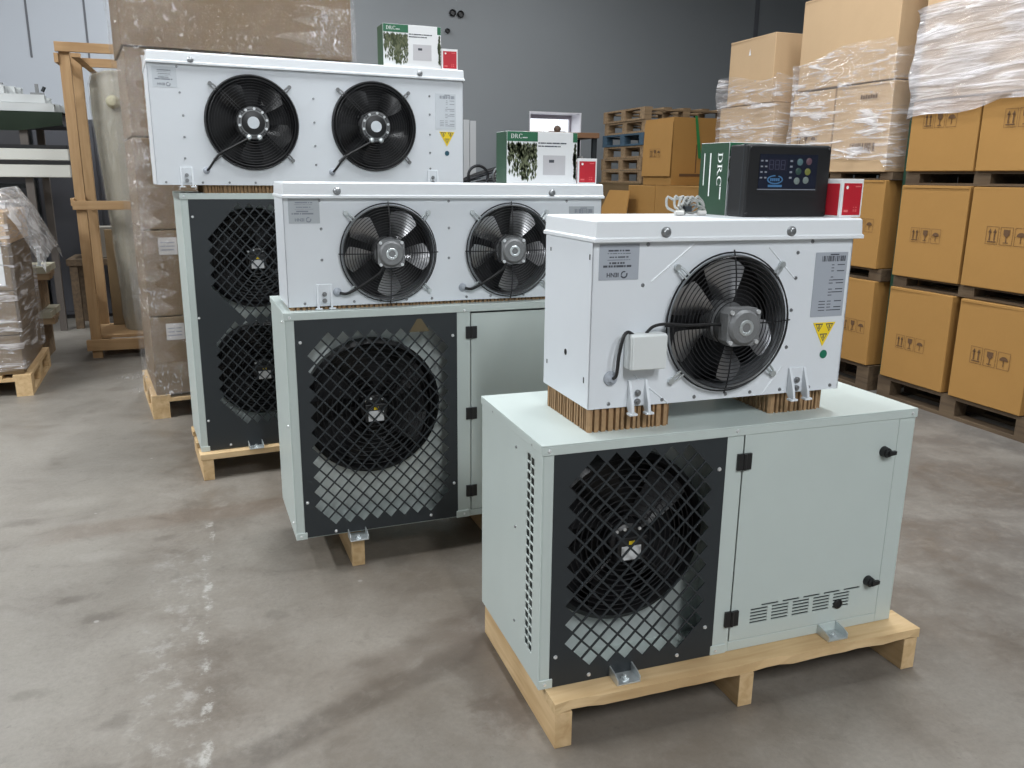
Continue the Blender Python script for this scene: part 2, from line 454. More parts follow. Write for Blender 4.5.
    for hz_ in hinges:
        h = MB(); h.box(dx0-.023, dx0-.002, -.009, -.0005, hz_-.024, hz_+.024); h.box(dx0+.001, dx0+.022, -.009, -.0011, hz_-.024, hz_+.024)
        h.cyl((dx0-.0005, -.008, hz_-.024), (dx0-.0005, -.008, hz_+.024), .005, 10)
        h.build('hinge', BLACK, dr, bevel=.001)
    for lx, lz in latches:
        h = MB(); h.cyl((lx, -.001, lz), (lx, -.018, lz), .017, 18, .015); h.cyl((lx, -.018, lz), (lx, -.026, lz), .012, 14, .010)
        h.hexa([(lx-.004,-.030,lz-.007),(lx+.027,-.026,lz-.006),(lx+.027,-.016,lz-.006),(lx-.004,-.016,lz-.007),(lx-.004,-.030,lz+.007),(lx+.027,-.026,lz+.005),(lx+.027,-.016,lz+.005),(lx-.004,-.016,lz+.007)])
        h.build('latch', BLACK, dr, smooth=True)
    for lx, lz in caps:
        h = MB(); h.lathe((lx, 0, lz), [(.016, -.001), (.016, -.005), (.012, -.007), (.010, -.003), (0, -.003)], 18); h.build('vent_cap', BLACK, dr, smooth=True)
    for x, z in scr: screw(root, x, -.003, z)
    for x, z in pscr: screw(root, x, -.0015, z, .0062)
    for x in brk: foot_bracket(root, x, zd)
    if tri:
        x, z = tri; q = MB(); q.add([(x-.04,-.0019,z-.022),(x+.04,-.0019,z-.022),(x+.008,-.0019,z+.028),(x-.008,-.0019,z+.028)], [(0,1,2,3)])
        q.build('warning_sticker', simple('dull_warning_sticker', (.10, .075, .035), .5), root)
    return root
def octa(M, N0, N1, c=2):
    """cells 0..M by N0..N1 with clipped corners"""
    def f(m, n):
        if not (0 <= m <= M and N0 <= n <= N1): return False
        a = min(m, M-m)
        return n <= N1-c+a and n >= N0+c-a
    return f
Ax, Ay = .7387, 1.856
ZP = .138
fA = octa(14, -18, 2)
uA = condenser('grey condensing unit standing on the nearest pallet, round black latches and louvres on its door', (Ax, Ay, ZP), 0, 1.206, .516, .702,
    (.033, .547, .0, .676), (.0985, .583, .0275, .0285, fA), [(.286, .374, .243)], .095, (.605, 1.143, .034, .676), (.597, .110),
    latches=((1.098, .576), (1.097, .153)), caps=((.991, .091),), vents=(.672, .079), side_vents=True,
    scr=((.018, .687), (.576, .689), (1.189, .687), (.018, .014), (.558, .014)), pscr=((.527, .582), (.518, .097), (.049, .092), (.151, .018), (.43, .023)), brk=(.25, .96))
for yy, zz in ((.07, .683), (.196, .637), (.196, .40), (.195, .106), (.40, .683)): screw(uA, 0, yy, zz, .0045, (-1, 0, 0), SCREW)
Bx, By, Brz = .2027, 3.0391, .03755
fB = octa(18, -22, 2)
uB = condenser('tall grey condensing unit in the middle row, one big round fan behind its diamond grille', (Bx, By, ZP), Brz, 1.20, .4655, .880,
    (.034, .648, .006, .852), (.0985, .719, .02725, .0295, fB), [(.325, .488, .256)], .07, (.707, 1.16, .03, .845), (.771, .442, .113),
    scr=((.018, .862), (.678, .858), (.018, .014), (.675, .014)), pscr=((.052, .769), (.631, .762), (.048, .148), (.151, .017), (.633, .153), (.534, .028)), brk=(.232, .95), tri=(.498, .807), zd=-.014)
for zz in (.839, .44, .05): screw(uB, 0, .06, zz, .0055, (-1, 0, 0), SCREWL)
Cx, Cy, Crz = -.1535, 4.2539, .1009
f1 = octa(18, -15, 3, 4); f2 = octa(18, -34, -17, 3)
uC = condenser('tallest grey condensing unit at the back, two round fans stacked one above the other', (Cx, Cy, ZP), Crz, 1.50, .50, 1.272,
    (.033, .64, .004, 1.244), (.128, 1.115, .0255, .0285, lambda m, n: f1(m, n) or f2(m, n)), [(.333, .393, .228), (.333, .955, .234)], .07, (.70, 1.46, .03, 1.24), (1.1, .2),
    scr=((.016, 1.257), (.66, 1.257)), pscr=((.047, 1.163), (.039, .68), (.044, .159), (.142, .022)), brk=(.262, 1.2))
# ------------------------------------------------------------------ unit coolers (lying upside down, drip tray uppermost)
def cooler_fan(root, cx, cz, r, style):
    ring = MB()
    if style == 'black':
        ring.lathe((cx, 0, cz), [(r*.97, .05), (r*.95, 0), (r*.97, -.016), (r, -.020), (r+.006, -.010), (r+.006, .0), (r*.99, .05)], 64, True)
        fan = ring.build('fan', BLACK, root, smooth=True)
    else:
        ring.lathe((cx, 0, cz), [(r*.93, .07), (r*.925, .0), (r*.945, -.012), (r*.965, -.012), (r*.975, .0), (r*.95, .07)], 64, True)
        fan = ring.build('fan', RINGM, root, smooth=True)
    g = MB(); NR = 13
    for i in range(NR):
        t = i/(NR-1); rr = .062+(r*.995-.062)*t
        y = -.036 if style != 'black' else -.030
        yy = y+(.024 if i == NR-1 else .010*t**3)
        g.ring((cx, yy, cz), rr, .0014 if i < NR-2 else .0024, 56, 5)
    for k in range(4):
        a = pi/2*k
        if style != 'black': g.tube([(cx+rr*cos(a), -.037+.02*(rr/r)**4, cz+rr*sin(a)) for rr in (.06, r*.4, r*.7, r*.9, r*1.03)], .0022, 6)
        else:
            for da in (-.006, .006): g.tube([(cx+rr*cos(a+pi/4)-da*sin(a+pi/4), -.031+.016*(rr/r)**4, cz+rr*sin(a+pi/4)+da*cos(a+pi/4)) for rr in (.06, r*.4, r*.7, r*.9, r*1.02)], .0016, 6)
    g.build('fan_guard', WIRE, fan, smooth=True)
    for k in range(4):
        a = pi/4+pi/2*k+(.03 if k % 2 else -.03)
        h = MB()
        for da in (-.035, .035):
            h.tube([(cx+r*.98*cos(a+da), -.016, cz+r*.98*sin(a+da)), (cx+r*1.10*cos(a+da*.8), -.012, cz+r*1.10*sin(a+da*.8)), (cx+r*1.17*cos(a+da*.5), -.004, cz+r*1.17*sin(a+da*.5))], .0032, 6)
        h.cyl((cx+r*1.17*cos(a), 0, cz+r*1.17*sin(a)), (cx+r*1.17*cos(a), -.010, cz+r*1.17*sin(a)), .009, 10)
        h.build('guard_clip', ZINC if style != 'black' else CAST, fan, smooth=True)
    nb = 5
    for k in range(nb):
        if style == 'black': a = 2*pi*k/nb+.9
        else: a = radians((137, 190, 272, 352, 62)[k] if style != 'deep' else (152, 207, 283, 338, 92)[k])
        b = MB(); vs = []; fs = []; NI, NJ = 9, 7
        for i in range(NI):
            t = i/(NI-1); rr = .045+(r*.90-.045)*t
            wd = .66*(.55+.9*t-.55*t*t)
            for j in range(NJ):
                u = j/(NJ-1)-.5
                rj = rr*(1-.10*t*(2*u)**2)
                aa = a+u*wd*1.15
                vs.append((cx+rj*cos(aa), .020+u*.055*(1-.35*t)-.008*sin(pi*(u+.5)), cz+rj*sin(aa)))
        for i in range(NI-1):
            for j in range(NJ-1): fs.append((i*NJ+j, i*NJ+j+1, (i+1)*NJ+j+1, (i+1)*NJ+j))
        b.add(vs, fs); b.build('fan_blade', BLADE if style == 'black' else SILVER, fan, smooth=True)
    m = MB()
    if style == 'black':
        m.lathe((cx, 0, cz), [(0, -.030), (.055, -.030), (.072, -.026), (.076, -.018), (.076, .03), (0, .03)], 36)
        mo = m.build('motor', CAST, fan, smooth=True)
        s = MB(); s.lathe((cx, 0, cz), [(0, -.036), (.046, -.036), (.053, -.033), (.055, -.026)], 32); s.build('motor_cap', BLACK, mo, smooth=True)
        l = MB(); l.lathe((cx, 0, cz), [(0, -.0375), (.027, -.0375), (.028, -.035)], 24); l.build('motor_label', LABELC, mo, smooth=True)
        for k in range(10):
            a = 2*pi*k/10+.2
            if abs(((a-1.5*pi)+pi) % (2*pi)-pi) < .75: continue
            q = MB(); q.cyl((cx+.064*cos(a), -.027, cz+.064*sin(a)), (cx+.064*cos(a), -.034, cz+.064*sin(a)), .0065, 8); q.build('motor_screw', SCREWL, mo, smooth=True)
        for dx in (-.024, .024):
            q = MB(); q.lathe((cx+dx, -.03, cz-.066), [(0, -.012), (.010, -.010), (.014, 0)], 14); q.build('motor_lug', ZINC, mo, smooth=True)
    else:
        D0 = -.095 if style == 'deep' else -.058; w = .050
        m.prism([(cx-w+.014, cz-w), (cx+w-.014, cz-w), (cx+w, cz-w+.014), (cx+w, cz+w-.014), (cx+w-.014, cz+w), (cx-w+.014, cz+w), (cx-w, cz+w-.014), (cx-w, cz-w+.014)], 'y', D0+.012, D0+.05)
        m.lathe((cx, D0, cz), [(0, .0), (.040, .0), (.046, .006), (.047, .014)], 30)
        m.cyl((cx, D0+.05, cz), (cx, .03, cz), .046, 24); m.cyl((cx, -.01, cz), (cx, .045, cz), .058, 24)
        mo = m.build('motor', CAST, fan, smooth=True)
        s = MB(); s.lathe((cx, D0, cz), [(.012, -.001), (.014, -.003), (.020, -.003), (.022, -.001)], 20); s.build('motor_boss', ZINC, mo, smooth=True)
        for sx, sz in ((-1,1),(1,1),(-1,-1),(1,-1)):
            q = MB(); q.cyl((cx+sx*.040, D0+.012, cz+sz*.040), (cx+sx*.040, D0+.006, cz+sz*.040), .006, 10); q.build('motor_screw', SCREWL, mo, smooth=True)
    return fan
def mount_bracket(root, x, z0=-.018, w=.034, h=.092, fl=1.):
    b = MB()
    b.box(x-w*.72, x+w*.72, -.004, -.0005, z0+.02, z0+h)
    for sx in (-1, 1):
        X = x+sx*w*.72
        b.prism([(-.0005, z0+h), (-.006, z0+h), (-.030*fl, z0+.03), (-.034*fl, z0+.008), (-.028*fl, z0), (-.014*fl, z0), (-.0005, z0+.018)], 'x', X-.004, X+.004)
        b.box(X-.010, X+.014, -.034*fl, -.012*fl, z0, z0+.006)
    o = b.build('mounting_bracket', WHITE, root, bevel=.0015)
    for z in (z0+.056, z0+.032):
        q = MB(); q.cyl((x, -.004, z), (x, -.010, z), .0085, 12); q.cyl((x, -.010, z), (x, -.013, z), .005, 8); q.build('bracket_bolt', SCREW, o, smooth=True)
def cooler(label, loc, rz, W, D, Hb, Ht, fans, style, labA, labB, tri, dot, brk, lid_scr, scr, crease=(), dotmat=GREEND, lmat=LABEL, ovr=-.009):
    root = thing('unit_cooler', label, 'unit cooler', loc, rz, 'white unit coolers stacked on the condensing units')
    c = MB(); T = .003
    c.box(0, T, 0, D, 0, Hb); c.box(W-T, W, 0, D, 0, Hb); c.box(T, W-T, .002, D, 0, T); c.box(T, W-T, D-T, D, T, Hb); c.box(T, W-T, .004, D, Hb-T, Hb)
    xs = [0]+[(fans[i][0]+fans[i+1][0])/2 for i in range(len(fans)-1)]+[W]
    for i, (fx, fz, r) in enumerate(fans):
        c.plate(plate_round(xs[i], xs[i+1], 0, Hb, fx, fz, r*.965), 0, T)
    for (xa, za, xb, zb) in crease:
        p, q = Vector((xa, 0, za)), Vector((xb, 0, zb)); d = (q-p).normalized(); n = Vector((-d.z, 0, d.x))*.003
        c.add([p-n, q-n, q+n, p+n, p+Vector((0,-.002,0)), q+Vector((0,-.002,0))], [(0,1,5,4), (2,3,4,5), (3,0,4), (1,2,5)])
    c.build('casing', WHITE, root)
    k = MB(); k.box(.02, W-.02, .10, .12, .02, Hb-.02); k.build('coil', COIL, root)
    # drip tray, rim downwards
    t = MB(); ov = .010
    def rect_loop(e, z): return [(-e+.010, -e-.004, z), (W+e+ovr, -e-.004, z), (W+e+ovr, D+e, z), (-e+.010, D+e, z)]
    lv = [(ov+.004, Hb+.001), (ov+.004, Hb+.010), (ov, Hb+.014), (ov-.002, Ht-.005), (ov-.006, Ht)]
    vs = []; fs = []
    for e, z in lv: vs += rect_loop(e, z)
    n = len(lv)
    for i in range(n-1):
        for j in range(4): fs.append((i*4+j, i*4+(j+1) % 4, (i+1)*4+(j+1) % 4, (i+1)*4+j))
    fs += [(3,2,1,0), tuple(range((n-1)*4, n*4))]
    t.add(vs, fs); lid = t.build('drip_tray', LIDW, root, bevel=.0018)
    for x, z in lid_scr:
        q = MB(); q.lathe((x, -ov-.003, z), [(.014, 0), (.014, -.004), (.010, -.007), (.008, -.012), (0, -.013)], 18); q.build('tray_screw', SCREW, lid, smooth=True)
    for fx, fz, r in fans: cooler_fan(root, fx, fz, r, style)
    for x, z in scr: screw(root, x, 0, z, .0055, (0,-1,0), SCREW)
    for x in brk: mount_bracket(root, x, z0=-.018 if style == 'deep' else -.011, fl=1. if style == 'deep' else .45)
    # maker's plate, upside down like the whole machine
    x0, x1, z0, z1 = labA; w = x1-x0; h = z1-z0
    q = MB(); q.box(x0, x1, -.0012, -.0002, z0, z1); pl = q.build('maker_label', lmat, root); pl['label'] = 'grey maker label with dark lettering'
    ink = INK if lmat is LABEL else INKM
    q = MB()
    for (a, b, zc, th) in ((.22,.78,.82,.022), (.25,.74,.64,.018), (.25,.66,.475,.026), (.10,.82,.385,.030), (.2,.78,.74,.008), (.2,.8,.56,.006)):
        n = max(2, int((b-a)*16)); X = a
        for i in range(n):
            ww = (b-a)/n*random.choice((.62, .8, 1.0, 1.0)); q.box(x0+w*X, x0+w*min(b, X+ww), -.0016, -.0012, z0+h*(zc-th), z0+h*(zc+th)); X += (b-a)/n
    pts = []
    for (r0, a0, a1) in ((.115, radians(200), radians(380)), (.095, radians(60), radians(190))):
        cx, cz = x0+w*.63, z0+h*.155; N_ = 14
        for i in range(N_):
            a, b = a0+(a1-a0)*i/N_, a0+(a1-a0)*(i+1)/N_; ri = r0*.62
            for (u, v) in ((a, b),):
                q.prism([(cx+h*r0*cos(u), cz+h*r0*sin(u)), (cx+h*r0*cos(v), cz+h*r0*sin(v)), (cx+h*ri*cos(v), cz+h*ri*sin(v)), (cx+h*ri*cos(u), cz+h*ri*sin(u))], 'y', -.0016, -.0012)
    q.build('printed_lines', ink, pl)
    text_mesh('IENH', h*.17, ink, 'lettering', pl, (x0+w*.345, -.0014, z0+h*.15), (pi/2, pi, 0), .0002, .0004)
    # rating plate
    x0, x1, z0, z1 = labB; w = x1-x0; h = z1-z0
    q = MB(); q.box(x0, x1, -.0012, -.0002, z0, z1); pl = q.build('rating_label', lmat, root); pl['label'] = 'grey rating label with a barcode'
    q = MB(); X = .2; rnd = random.Random(3)
    while X < .92:
        ww = rnd.choice((.012, .02, .035)); q.box(x0+w*X, x0+w*(X+ww), -.0016, -.0012, z0+h*.86, z0+h*.945); X += ww+rnd.choice((.012, .02, .03))
    q.box(x0+w*.45, x0+w*.72, -.0016, -.0012, z0+h*.955, z0+h*.975)
    for i in range(16):
        zc = .80-.047*i
        if i in (3, 7, 11): continue
        if i % 3 != 1: q.box(x0+w*(.70-.1*(i % 2)), x0+w*.93, -.0016, -.0012, z0+h*zc, z0+h*(zc+.014))
        q.box(x0+w*(.48 if i > 4 else .52), x0+w*(.60), -.0016, -.0012, z0+h*zc, z0+h*(zc+.012))
        if i > 11: q.box(x0+w*.22, x0+w*.42, -.0016, -.0012, z0+h*zc, z0+h*(zc+.012))
    q.build('printed_lines', ink if lmat is LABEL else INKM, pl)
    if tri:
        xa, xb, zt, zb = tri; xm = (xa+xb)/2; hh = zt-zb
        q = MB(); q.prism([(xa, zt), (xm, zb), (xb, zt)][::-1], 'y', -.0014, -.0002); st = q.build('warning_sticker', YEL, root); st['label'] = 'yellow triangular warning sticker pointing down'
        q = MB()
        for (fx, fz) in ((.27, .80), (.73, .80), (.5, .38)):
            X = xa+(xb-xa)*fx; Z = zb+hh*fz; s_ = (xb-xa)*.17
            o_ = [(X-s_, Z+s_*.8), (X, Z-s_*.95), (X+s_, Z+s_*.8)]; i_ = [(X+(p[0]-X)*.72, Z+(p[1]-Z)*.72) for p in o_]
            for a in range(3):
                b = (a+1) % 3; q.prism([o_[a], o_[b], i_[b], i_[a]], 'y', -.0018, -.0014)
            q.prism([(X-s_*.12, Z-s_*.3), (X+s_*.12, Z-s_*.3), (X+s_*.16, Z+s_*.5), (X-s_*.16, Z+s_*.5)], 'y', -.0018, -.0014)
        q.build('warning_symbols', INK, st)
    if dot:
        q = MB(); q.cyl((dot[0], -.0002, dot[1]), (dot[0], -.0014, dot[1]), .0125, 24); q.build('round_sticker', dotmat, root)
    return root
def unit_to_world(ux, uy, rz, x, y): return (ux+cos(rz)*x-sin(rz)*y, uy+sin(rz)*x+cos(rz)*y)
wx, wy = unit_to_world(Ax, Ay, 0, .1491, .06)
ZA = ZP+.702+.0653
kA = cooler('small white one-fan unit cooler on the nearest condensing unit, black controller on top', (wx, wy, ZA), -.0022, .8035, .3216, .436, .4927, [(.405, .216, .191)], 'deep',
    (.018, .130, .341, .432), (.681, .79, .217, .399), (.694, .771, .200, .131), (.740, .107), (.142, .652), ((.197, .461), (.581, .459)),
    ((.145,.325),(.62,.40),(.62,.33),(.615,.24),(.61,.135),(.22,.012),(.32,.012),(.42,.012),(.5,.012),(.60,.012),(.70,.012),(.775,.012),(.06,.012),(.155,.43),(.665,.43)),
    ovr=.007, crease=((.293,.431,.169,.333),(.524,.417,.615,.33),(.24,.0,.13,.085),(.54,.0,.6,.08)))
wx, wy = unit_to_world(Bx, By, Brz, .0219, .0424)
ZB = ZP+.880+.0127
kB = cooler('white two-fan unit cooler with silver motors, on the middle condensing unit', (wx, wy, ZB), Brz-.0049, 1.2550, .2907, .387, .4443, [(.374, .190, .182), (.858, .190, .182)], 'silver',
    (.018, .127, .300, .389), (1.111, 1.222, .17, .357), None, None, (.131, 1.12), ((.189, .414), (1.029, .409)),
    ((.13,.28),(.128,.169),(.61,.278),(.609,.165),(.06,.012),(.24,.012),(.34,.012),(.44,.012),(.54,.012),(.68,.012),(.78,.012),(.92,.012),(.128,.38),(.61,.378),(1.1,.378)), lmat=simple('mid_label', (.42, .45, .48), .5))
wx, wy = unit_to_world(Cx, Cy, Crz, -.0942, 0)
ZC = ZP+1.272+.0376
kC = cooler('large white two-fan unit cooler with black fans, highest of the three', (wx, wy, ZC), Crz-.0036, 1.5144, .45, .530, .5847, [(.442, .287, .211), (1.035, .289, .211)], 'black',
    (.019, .122, .430, .518), (1.360, 1.473, .289, .465), (1.380, 1.466, .277, .203), (1.423, .169), (.131, 1.341), ((.185, .551), (1.275, .555)),
    ((.13,.41),(.137,.31),(.135,.215),(.13,.12),(.735,.41),(.735,.30),(.735,.19),(.735,.10),(1.33,.45),(1.33,.36),(1.33,.26),(1.33,.17),(1.33,.09),(.04,.012),(.2,.012),(.32,.012),(.44,.012),(.125,.52)), dotmat=TEALD, lmat=LABELC)
# knock-outs and slots on the visible end of the near cooler
q = MB(); q.cyl((-.0003, .159, .125), (.001, .159, .125), .009, 16)
for yy, zz, hh in ((.296,.07,.012),(.032,.074,.016),(.017,.399,.014),(.283,.398,.010)): q.box(-.0006, .001, yy-.003, yy+.003, zz-hh/2, zz+hh/2)
q.build('end_slots', BLACK, kA)
# junction box and leads of the near cooler
q = MB(); q.box(.097, .202, -.045, -.0005, .108, .203); jb = q.build('junction_box', simple('junction_box_plastic', (.66, .69, .69), .45), kA, bevel=.006, bseg=3)
q = MB(); q.box(.100, .199, -.050, -.0455, .111, .200); q.build('box_cover', simple('junction_box_plastic', (.66, .69, .69), .45), jb, bevel=.004)
def curve_pts(P, n=10):
    P = [Vector(p) for p in P]; out = []
    for i in range(len(P)-1):
        a = P[max(i-1,0)]; b = P[i]; c = P[i+1]; d = P[min(i+2,len(P)-1)]
        for k in range(n):
            t = k/n; out.append(.5*((2*b)+(-a+c)*t+(2*a-5*b+4*c-d)*t*t+(-a+3*b-3*c+d)*t**3))
    return out+[P[-1]]
q = MB(); q.tube(curve_pts([(.062,-.002,.082),(.066,-.026,.095),(.070,-.03,.15),(.080,-.03,.195),(.094,-.026,.208),(.112,-.022,.200)]), .0048, 8); q.build('power_lead', BLACK, kA, smooth=True)
q = MB(); q.lathe((.062, 0, .082), [(.020,-.0005),(.018,-.006),(.011,-.009),(.008,-.016),(0,-.016)], 20); q.build('cable_gland', LABEL, kA, smooth=True)
q = MB(); q.tube(curve_pts([(.150,-.02,.200),(.165,-.03,.220),(.20,-.034,.226),(.26,-.046,.222),(.33,-.05,.222),(.372,-.05,.218)]), .0042, 8); q.build('fan_lead', BLACK, kA, smooth=True)
for ro, cs, gz in ((kB, (.374, .858), .050), (kC, (.442, 1.035), .066)):
    for cx in cs:
        gx = cx-.195 if ro is kB else cx-.222
        q = MB(); mz = .19 if ro is kB else .287
        if ro is kB: P = [(gx,-.004,gz),(gx+.03,-.022,gz-.004),(gx+.075,-.036,gz+.020),(cx-.05,-.042,mz-.075),(cx-.03,-.05,mz-.045)]
        else: P = [(gx,-.004,gz),(gx+.012,-.02,gz+.012),(gx+.06,-.036,gz+.075),(cx-.10,-.038,mz-.11),(cx-.03,-.036,mz-.072)]
        q.tube(curve_pts(P), .0055, 8); q.build('fan_lead', BLACK, ro, smooth=True)
        q = MB(); q.lathe((gx, 0, gz), [(.016,-.0005),(.015,-.006),(.009,-.010),(.006,-.014),(0,-.014)], 16); q.build('cable_gland', LABEL, ro, smooth=True)
# ------------------------------------------------------------------ honeycomb packing under the coolers
def honeycomb(label, loc, rz, L, D, h, x_run=True):
    """upright honeycomb card strip: cells run vertically, so the sides show a ribbed zigzag"""
    b = MB(); r = random.Random(int(L*1000))
    def side(length):
        out = []; t = .006
        while t < length-.016:
            w = r.uniform(.006, .013); g = r.uniform(.004, .009)
            out += [(t, 0), (min(t+w, length-.006), r.uniform(0, .002)), (min(t+w+.001, length-.005), .011), (min(t+w+g-.001, length-.004), .012)]
            t += w+g
        return out
    ring = [(x, a) for x, a in side(L)]+[(L-a, y) for y, a in side(D)]+[(x, D-a) for x, a in side(L)[::-1]]+[(a, y) for y, a in side(D)[::-1]]
    b.prism(ring, 'z', 0, h)
    o = b.build('honeycomb_spacer', COMB, None, loc)
    o.rotation_euler = (0, 0, rz)
    return tag(o, label, 'packing', 'honeycomb cardboard spacers')
def on_unit(ux, uy, rz, x, y): p = unit_to_world(ux, uy, rz, x, y); return p
zA = ZP+.702
p = on_unit(Ax, Ay, 0, .1491+.004, .06+.004); honeycomb('brown honeycomb cardboard spacer under left end of the small cooler', (p[0], p[1], zA), 0, .245, .305, .0645)
p = on_unit(Ax, Ay, 0, .1491+.585, .06+.020); honeycomb('brown honeycomb cardboard spacer under right end of the small cooler', (p[0], p[1], zA), 0, .185, .285, .0645)
p = on_unit(Bx, By, Brz, .03, .05); honeycomb('thin flat cardboard spacer under the middle cooler', (p[0], p[1], ZP+.880), Brz, 1.19, .26, .0120)
p = on_unit(Cx, Cy, Crz, .11, .02); honeycomb('honeycomb cardboard spacer under the highest cooler, above the two-fan unit', (p[0], p[1], ZP+1.272), Crz, .62, .36, .0370)
# ------------------------------------------------------------------ pallets below the units
def wavy_board(x0, x1, y0, y1, z0, z1, amp, n=26, seed=1):
    r = random.Random(seed); b = MB(); vs = []; fs = []
    for i in range(n+1):
        x = x0+(x1-x0)*i/n; d = amp*(.5*sin(i*.9+seed)+.5*r.uniform(-1, 1)) if 0 < i < n else 0
        vs += [(x, y0-max(0,d)*.5, z0+abs(d)*.9), (x, y0+max(0,-d)*.8, z1), (x, y1, z1), (x, y1, z0)]
    for i in range(n):
        for j in range(4): fs.append((i*4+j, i*4+(j+1) % 4, (i+1)*4+(j+1) % 4, (i+1)*4+j))
    fs += [(3,2,1,0), tuple(range(n*4, n*4+4))]
    b.add(vs, fs); return b
pA = thing('pallet', 'low pine pallet carrying the nearest condensing unit', 'pallet', (Ax, Ay, 0), 0, 'pine pallets under the condensing units')
for x0, x1 in ((.022, .072), (.600, .648), (1.203, 1.253)):
    b = MB(); b.prism([(-.0747, 0), (.5524, 0), (.5524, .107), (.44, .107), (.44, .1375), (.045, .1375), (.045, .106), (-.0747, .106)], 'x', x0, x1)
    b.build('bearer', PINEY, pA, bevel=.002)
wavy_board(.020, 1.257, -.0765, .043, .1065, .1375, .012, seed=4).build('deck_board', PINE, pA)
wavy_board(.020, 1.257, .442, .5535, .1075, .1375, .004, seed=9).build('deck_board', PINE, pA)
b = MB(); b.box(1.14, 1.2, .05, .435, .1075, .1373); b.build('deck_board', PINEY, pA, bevel=.002)
pB = thing('pallet', 'pine pallet under the middle condensing unit, one runner end showing', 'pallet', (Bx, By, 0), Brz, 'pine pallets under the condensing units')
for x0 in (.208, .80, 1.1):
    b = MB(); b.box(x0, x0+.050, -.012, .44, 0, .1185); b.build('bearer', PINEY, pB, bevel=.002)
for y0 in (.10, .24, .35):
    b = MB(); b.box(.2, 1.16, y0, y0+.085, .119, .1375); b.build('deck_board', PINE, pB, bevel=.0015)
pC = thing('pallet', 'pine pallet under the tall two-fan condensing unit', 'pallet', (Cx, Cy, 0), Crz, 'pine pallets under the condensing units')
for x0 in (-.002, .68, 1.40):
    b = MB(); b.box(x0, x0+.052, -.045, .49, 0, .107); b.build('bearer', PINEY, pC, bevel=.002)
for y0 in (-.047, .17, .39):
    b = MB(); b.box(-.012, 1.47, y0, y0+.10, .1075, .1375); b.build('deck_board', PINE, pC, bevel=.002)
# ------------------------------------------------------------------ controller cartons, controller, red cartons, cable
def green_carton(label, loc, rz, w=.298, d=.13, h=.198, side_text=False):
    root = thing('controller_carton', label, 'carton', loc, rz, 'green and white controller cartons')
    b = MB(); b.box(0, w, 0, d, 0, h); b.build('body', CWHITE, root, bevel=.0012)
    e = .0006
    s = MB(); s.box(-e, -.0001, .001, d-.001, .001, h-.001); s.build('green_side', CGREEN, root)
    for xa, xb in ((.001, w*.43), (w*.935, w-.001)):
        s = MB(); s.box(xa, xb, -e, -.0001, h*.81, h-.001); s.build('green_band', CGREENB, root)
    t = MB(); xe = serif_DRC(t, w*.055, h*.865, h*.085, -e-.0004, lambda x, y, z: (x, y, z))
    for k in range(4): t.box(xe+.001+k*.0052, xe+.0048+k*.0052, -e-.0006, -e, h*.872, h*.892)
    t.build('lettering', WINK, root)
    t = MB()
    for a, b_, zc, th in ((.44, .84, .785, .012), (.44, .76, .725, .012)):
        n = 14
        for i in range(n):
            xx = a+(b_-a)*i/n; t.box(w*xx, w*(xx+(b_-a)/n*random.choice((.7, .9, 1.))), -e, -.0001, h*(zc-th), h*(zc+th))
    t.build('printed_lines', INK, root)
    t = MB(); t.box(w*.51, w*.83, -e, -.0001, h*.17, h*.55); dv = t.build('device_picture', DEV, root)
    t = MB(); t.box(w*.595, w*.668, -e-.0004, -e, h*.41, h*.465); t.build('picture_display', INK, dv)
    lf = MB(); lf2 = MB(); r = random.Random(5)
    def blot(mb, cx, cz, sx, sz, n, lo, hi, yo):
        for _ in range(n):
            x = cx+r.gauss(0, sx); z = cz+r.gauss(0, sz)
            if not (lo+.004 < x < hi-.004 and h*.09 < z < h*.76): continue
            a = r.uniform(.6, 1.4)*.0085; q_ = r.uniform(-.7, .7)
            mb.add([(x-a*.45, yo, z+q_*a*.4), (x, yo, z-a*1.3), (x+a*.45, yo, z-q_*a*.4), (x, yo, z+a*1.1)], [(0,1,2,3)])
    for cx, cz, sx, sz, n in ((.09, .60, .016, .03, 60), (.05, .66, .012, .03, 40), (.24, .40, .014, .05, 110), (.25, .22, .008, .04, 50), (.20, .55, .02, .04, 70), (.33, .56, .016, .04, 70), (.40, .60, .01, .04, 40), (.14, .70, .03, .012, 40), (.30, .70, .03, .012, 40), (.385, .45, .008, .04, 30)):
        blot(lf, w*cx, h*cz, sx, sz*1.0, n, 0, w*.43, -e)
        blot(lf2, w*cx+.004, h*cz, sx, sz, n//4, 0, w*.43, -e-.0003)
    blot(lf, w*.965, h*.55, .006, .04, 60, w*.935, w, -e); blot(lf, w*.97, h*.35, .004, .03, 30, w*.935, w, -e)
    lf.build('printed_foliage', LEAF, root); lf2.build('printed_highlights', LEAF2, root)
    if side_text:
        t = MB(); W = lambda x, y, z: (-e-.0006, z, x)      # letters run down the side
        def Wd(x, y, z): return (-e-.0006, d*.30+z, h*.86-x)
        xe = serif_DRC(t, 0, 0, h*.165, 0, lambda x, y, z: (-e-.0006, d*.20+(h*.165*1.0-z)*.62+.0, h*.86-x))
        for (x0, x1, ya, yb) in ((xe, xe+h*.17, .20, .235), (h*.0, h*.60, .60, .64), (h*.0, h*.45, .82, .85)):
            t.add([(-e-.0006, d*ya, h*.86-x0), (-e-.0006, d*yb, h*.86-x0), (-e-.0006, d*yb, h*.86-x1), (-e-.0006, d*ya, h*.86-x1)], [(0,1,2,3)])
        t.build('side_lettering', WINK, root)
    return root
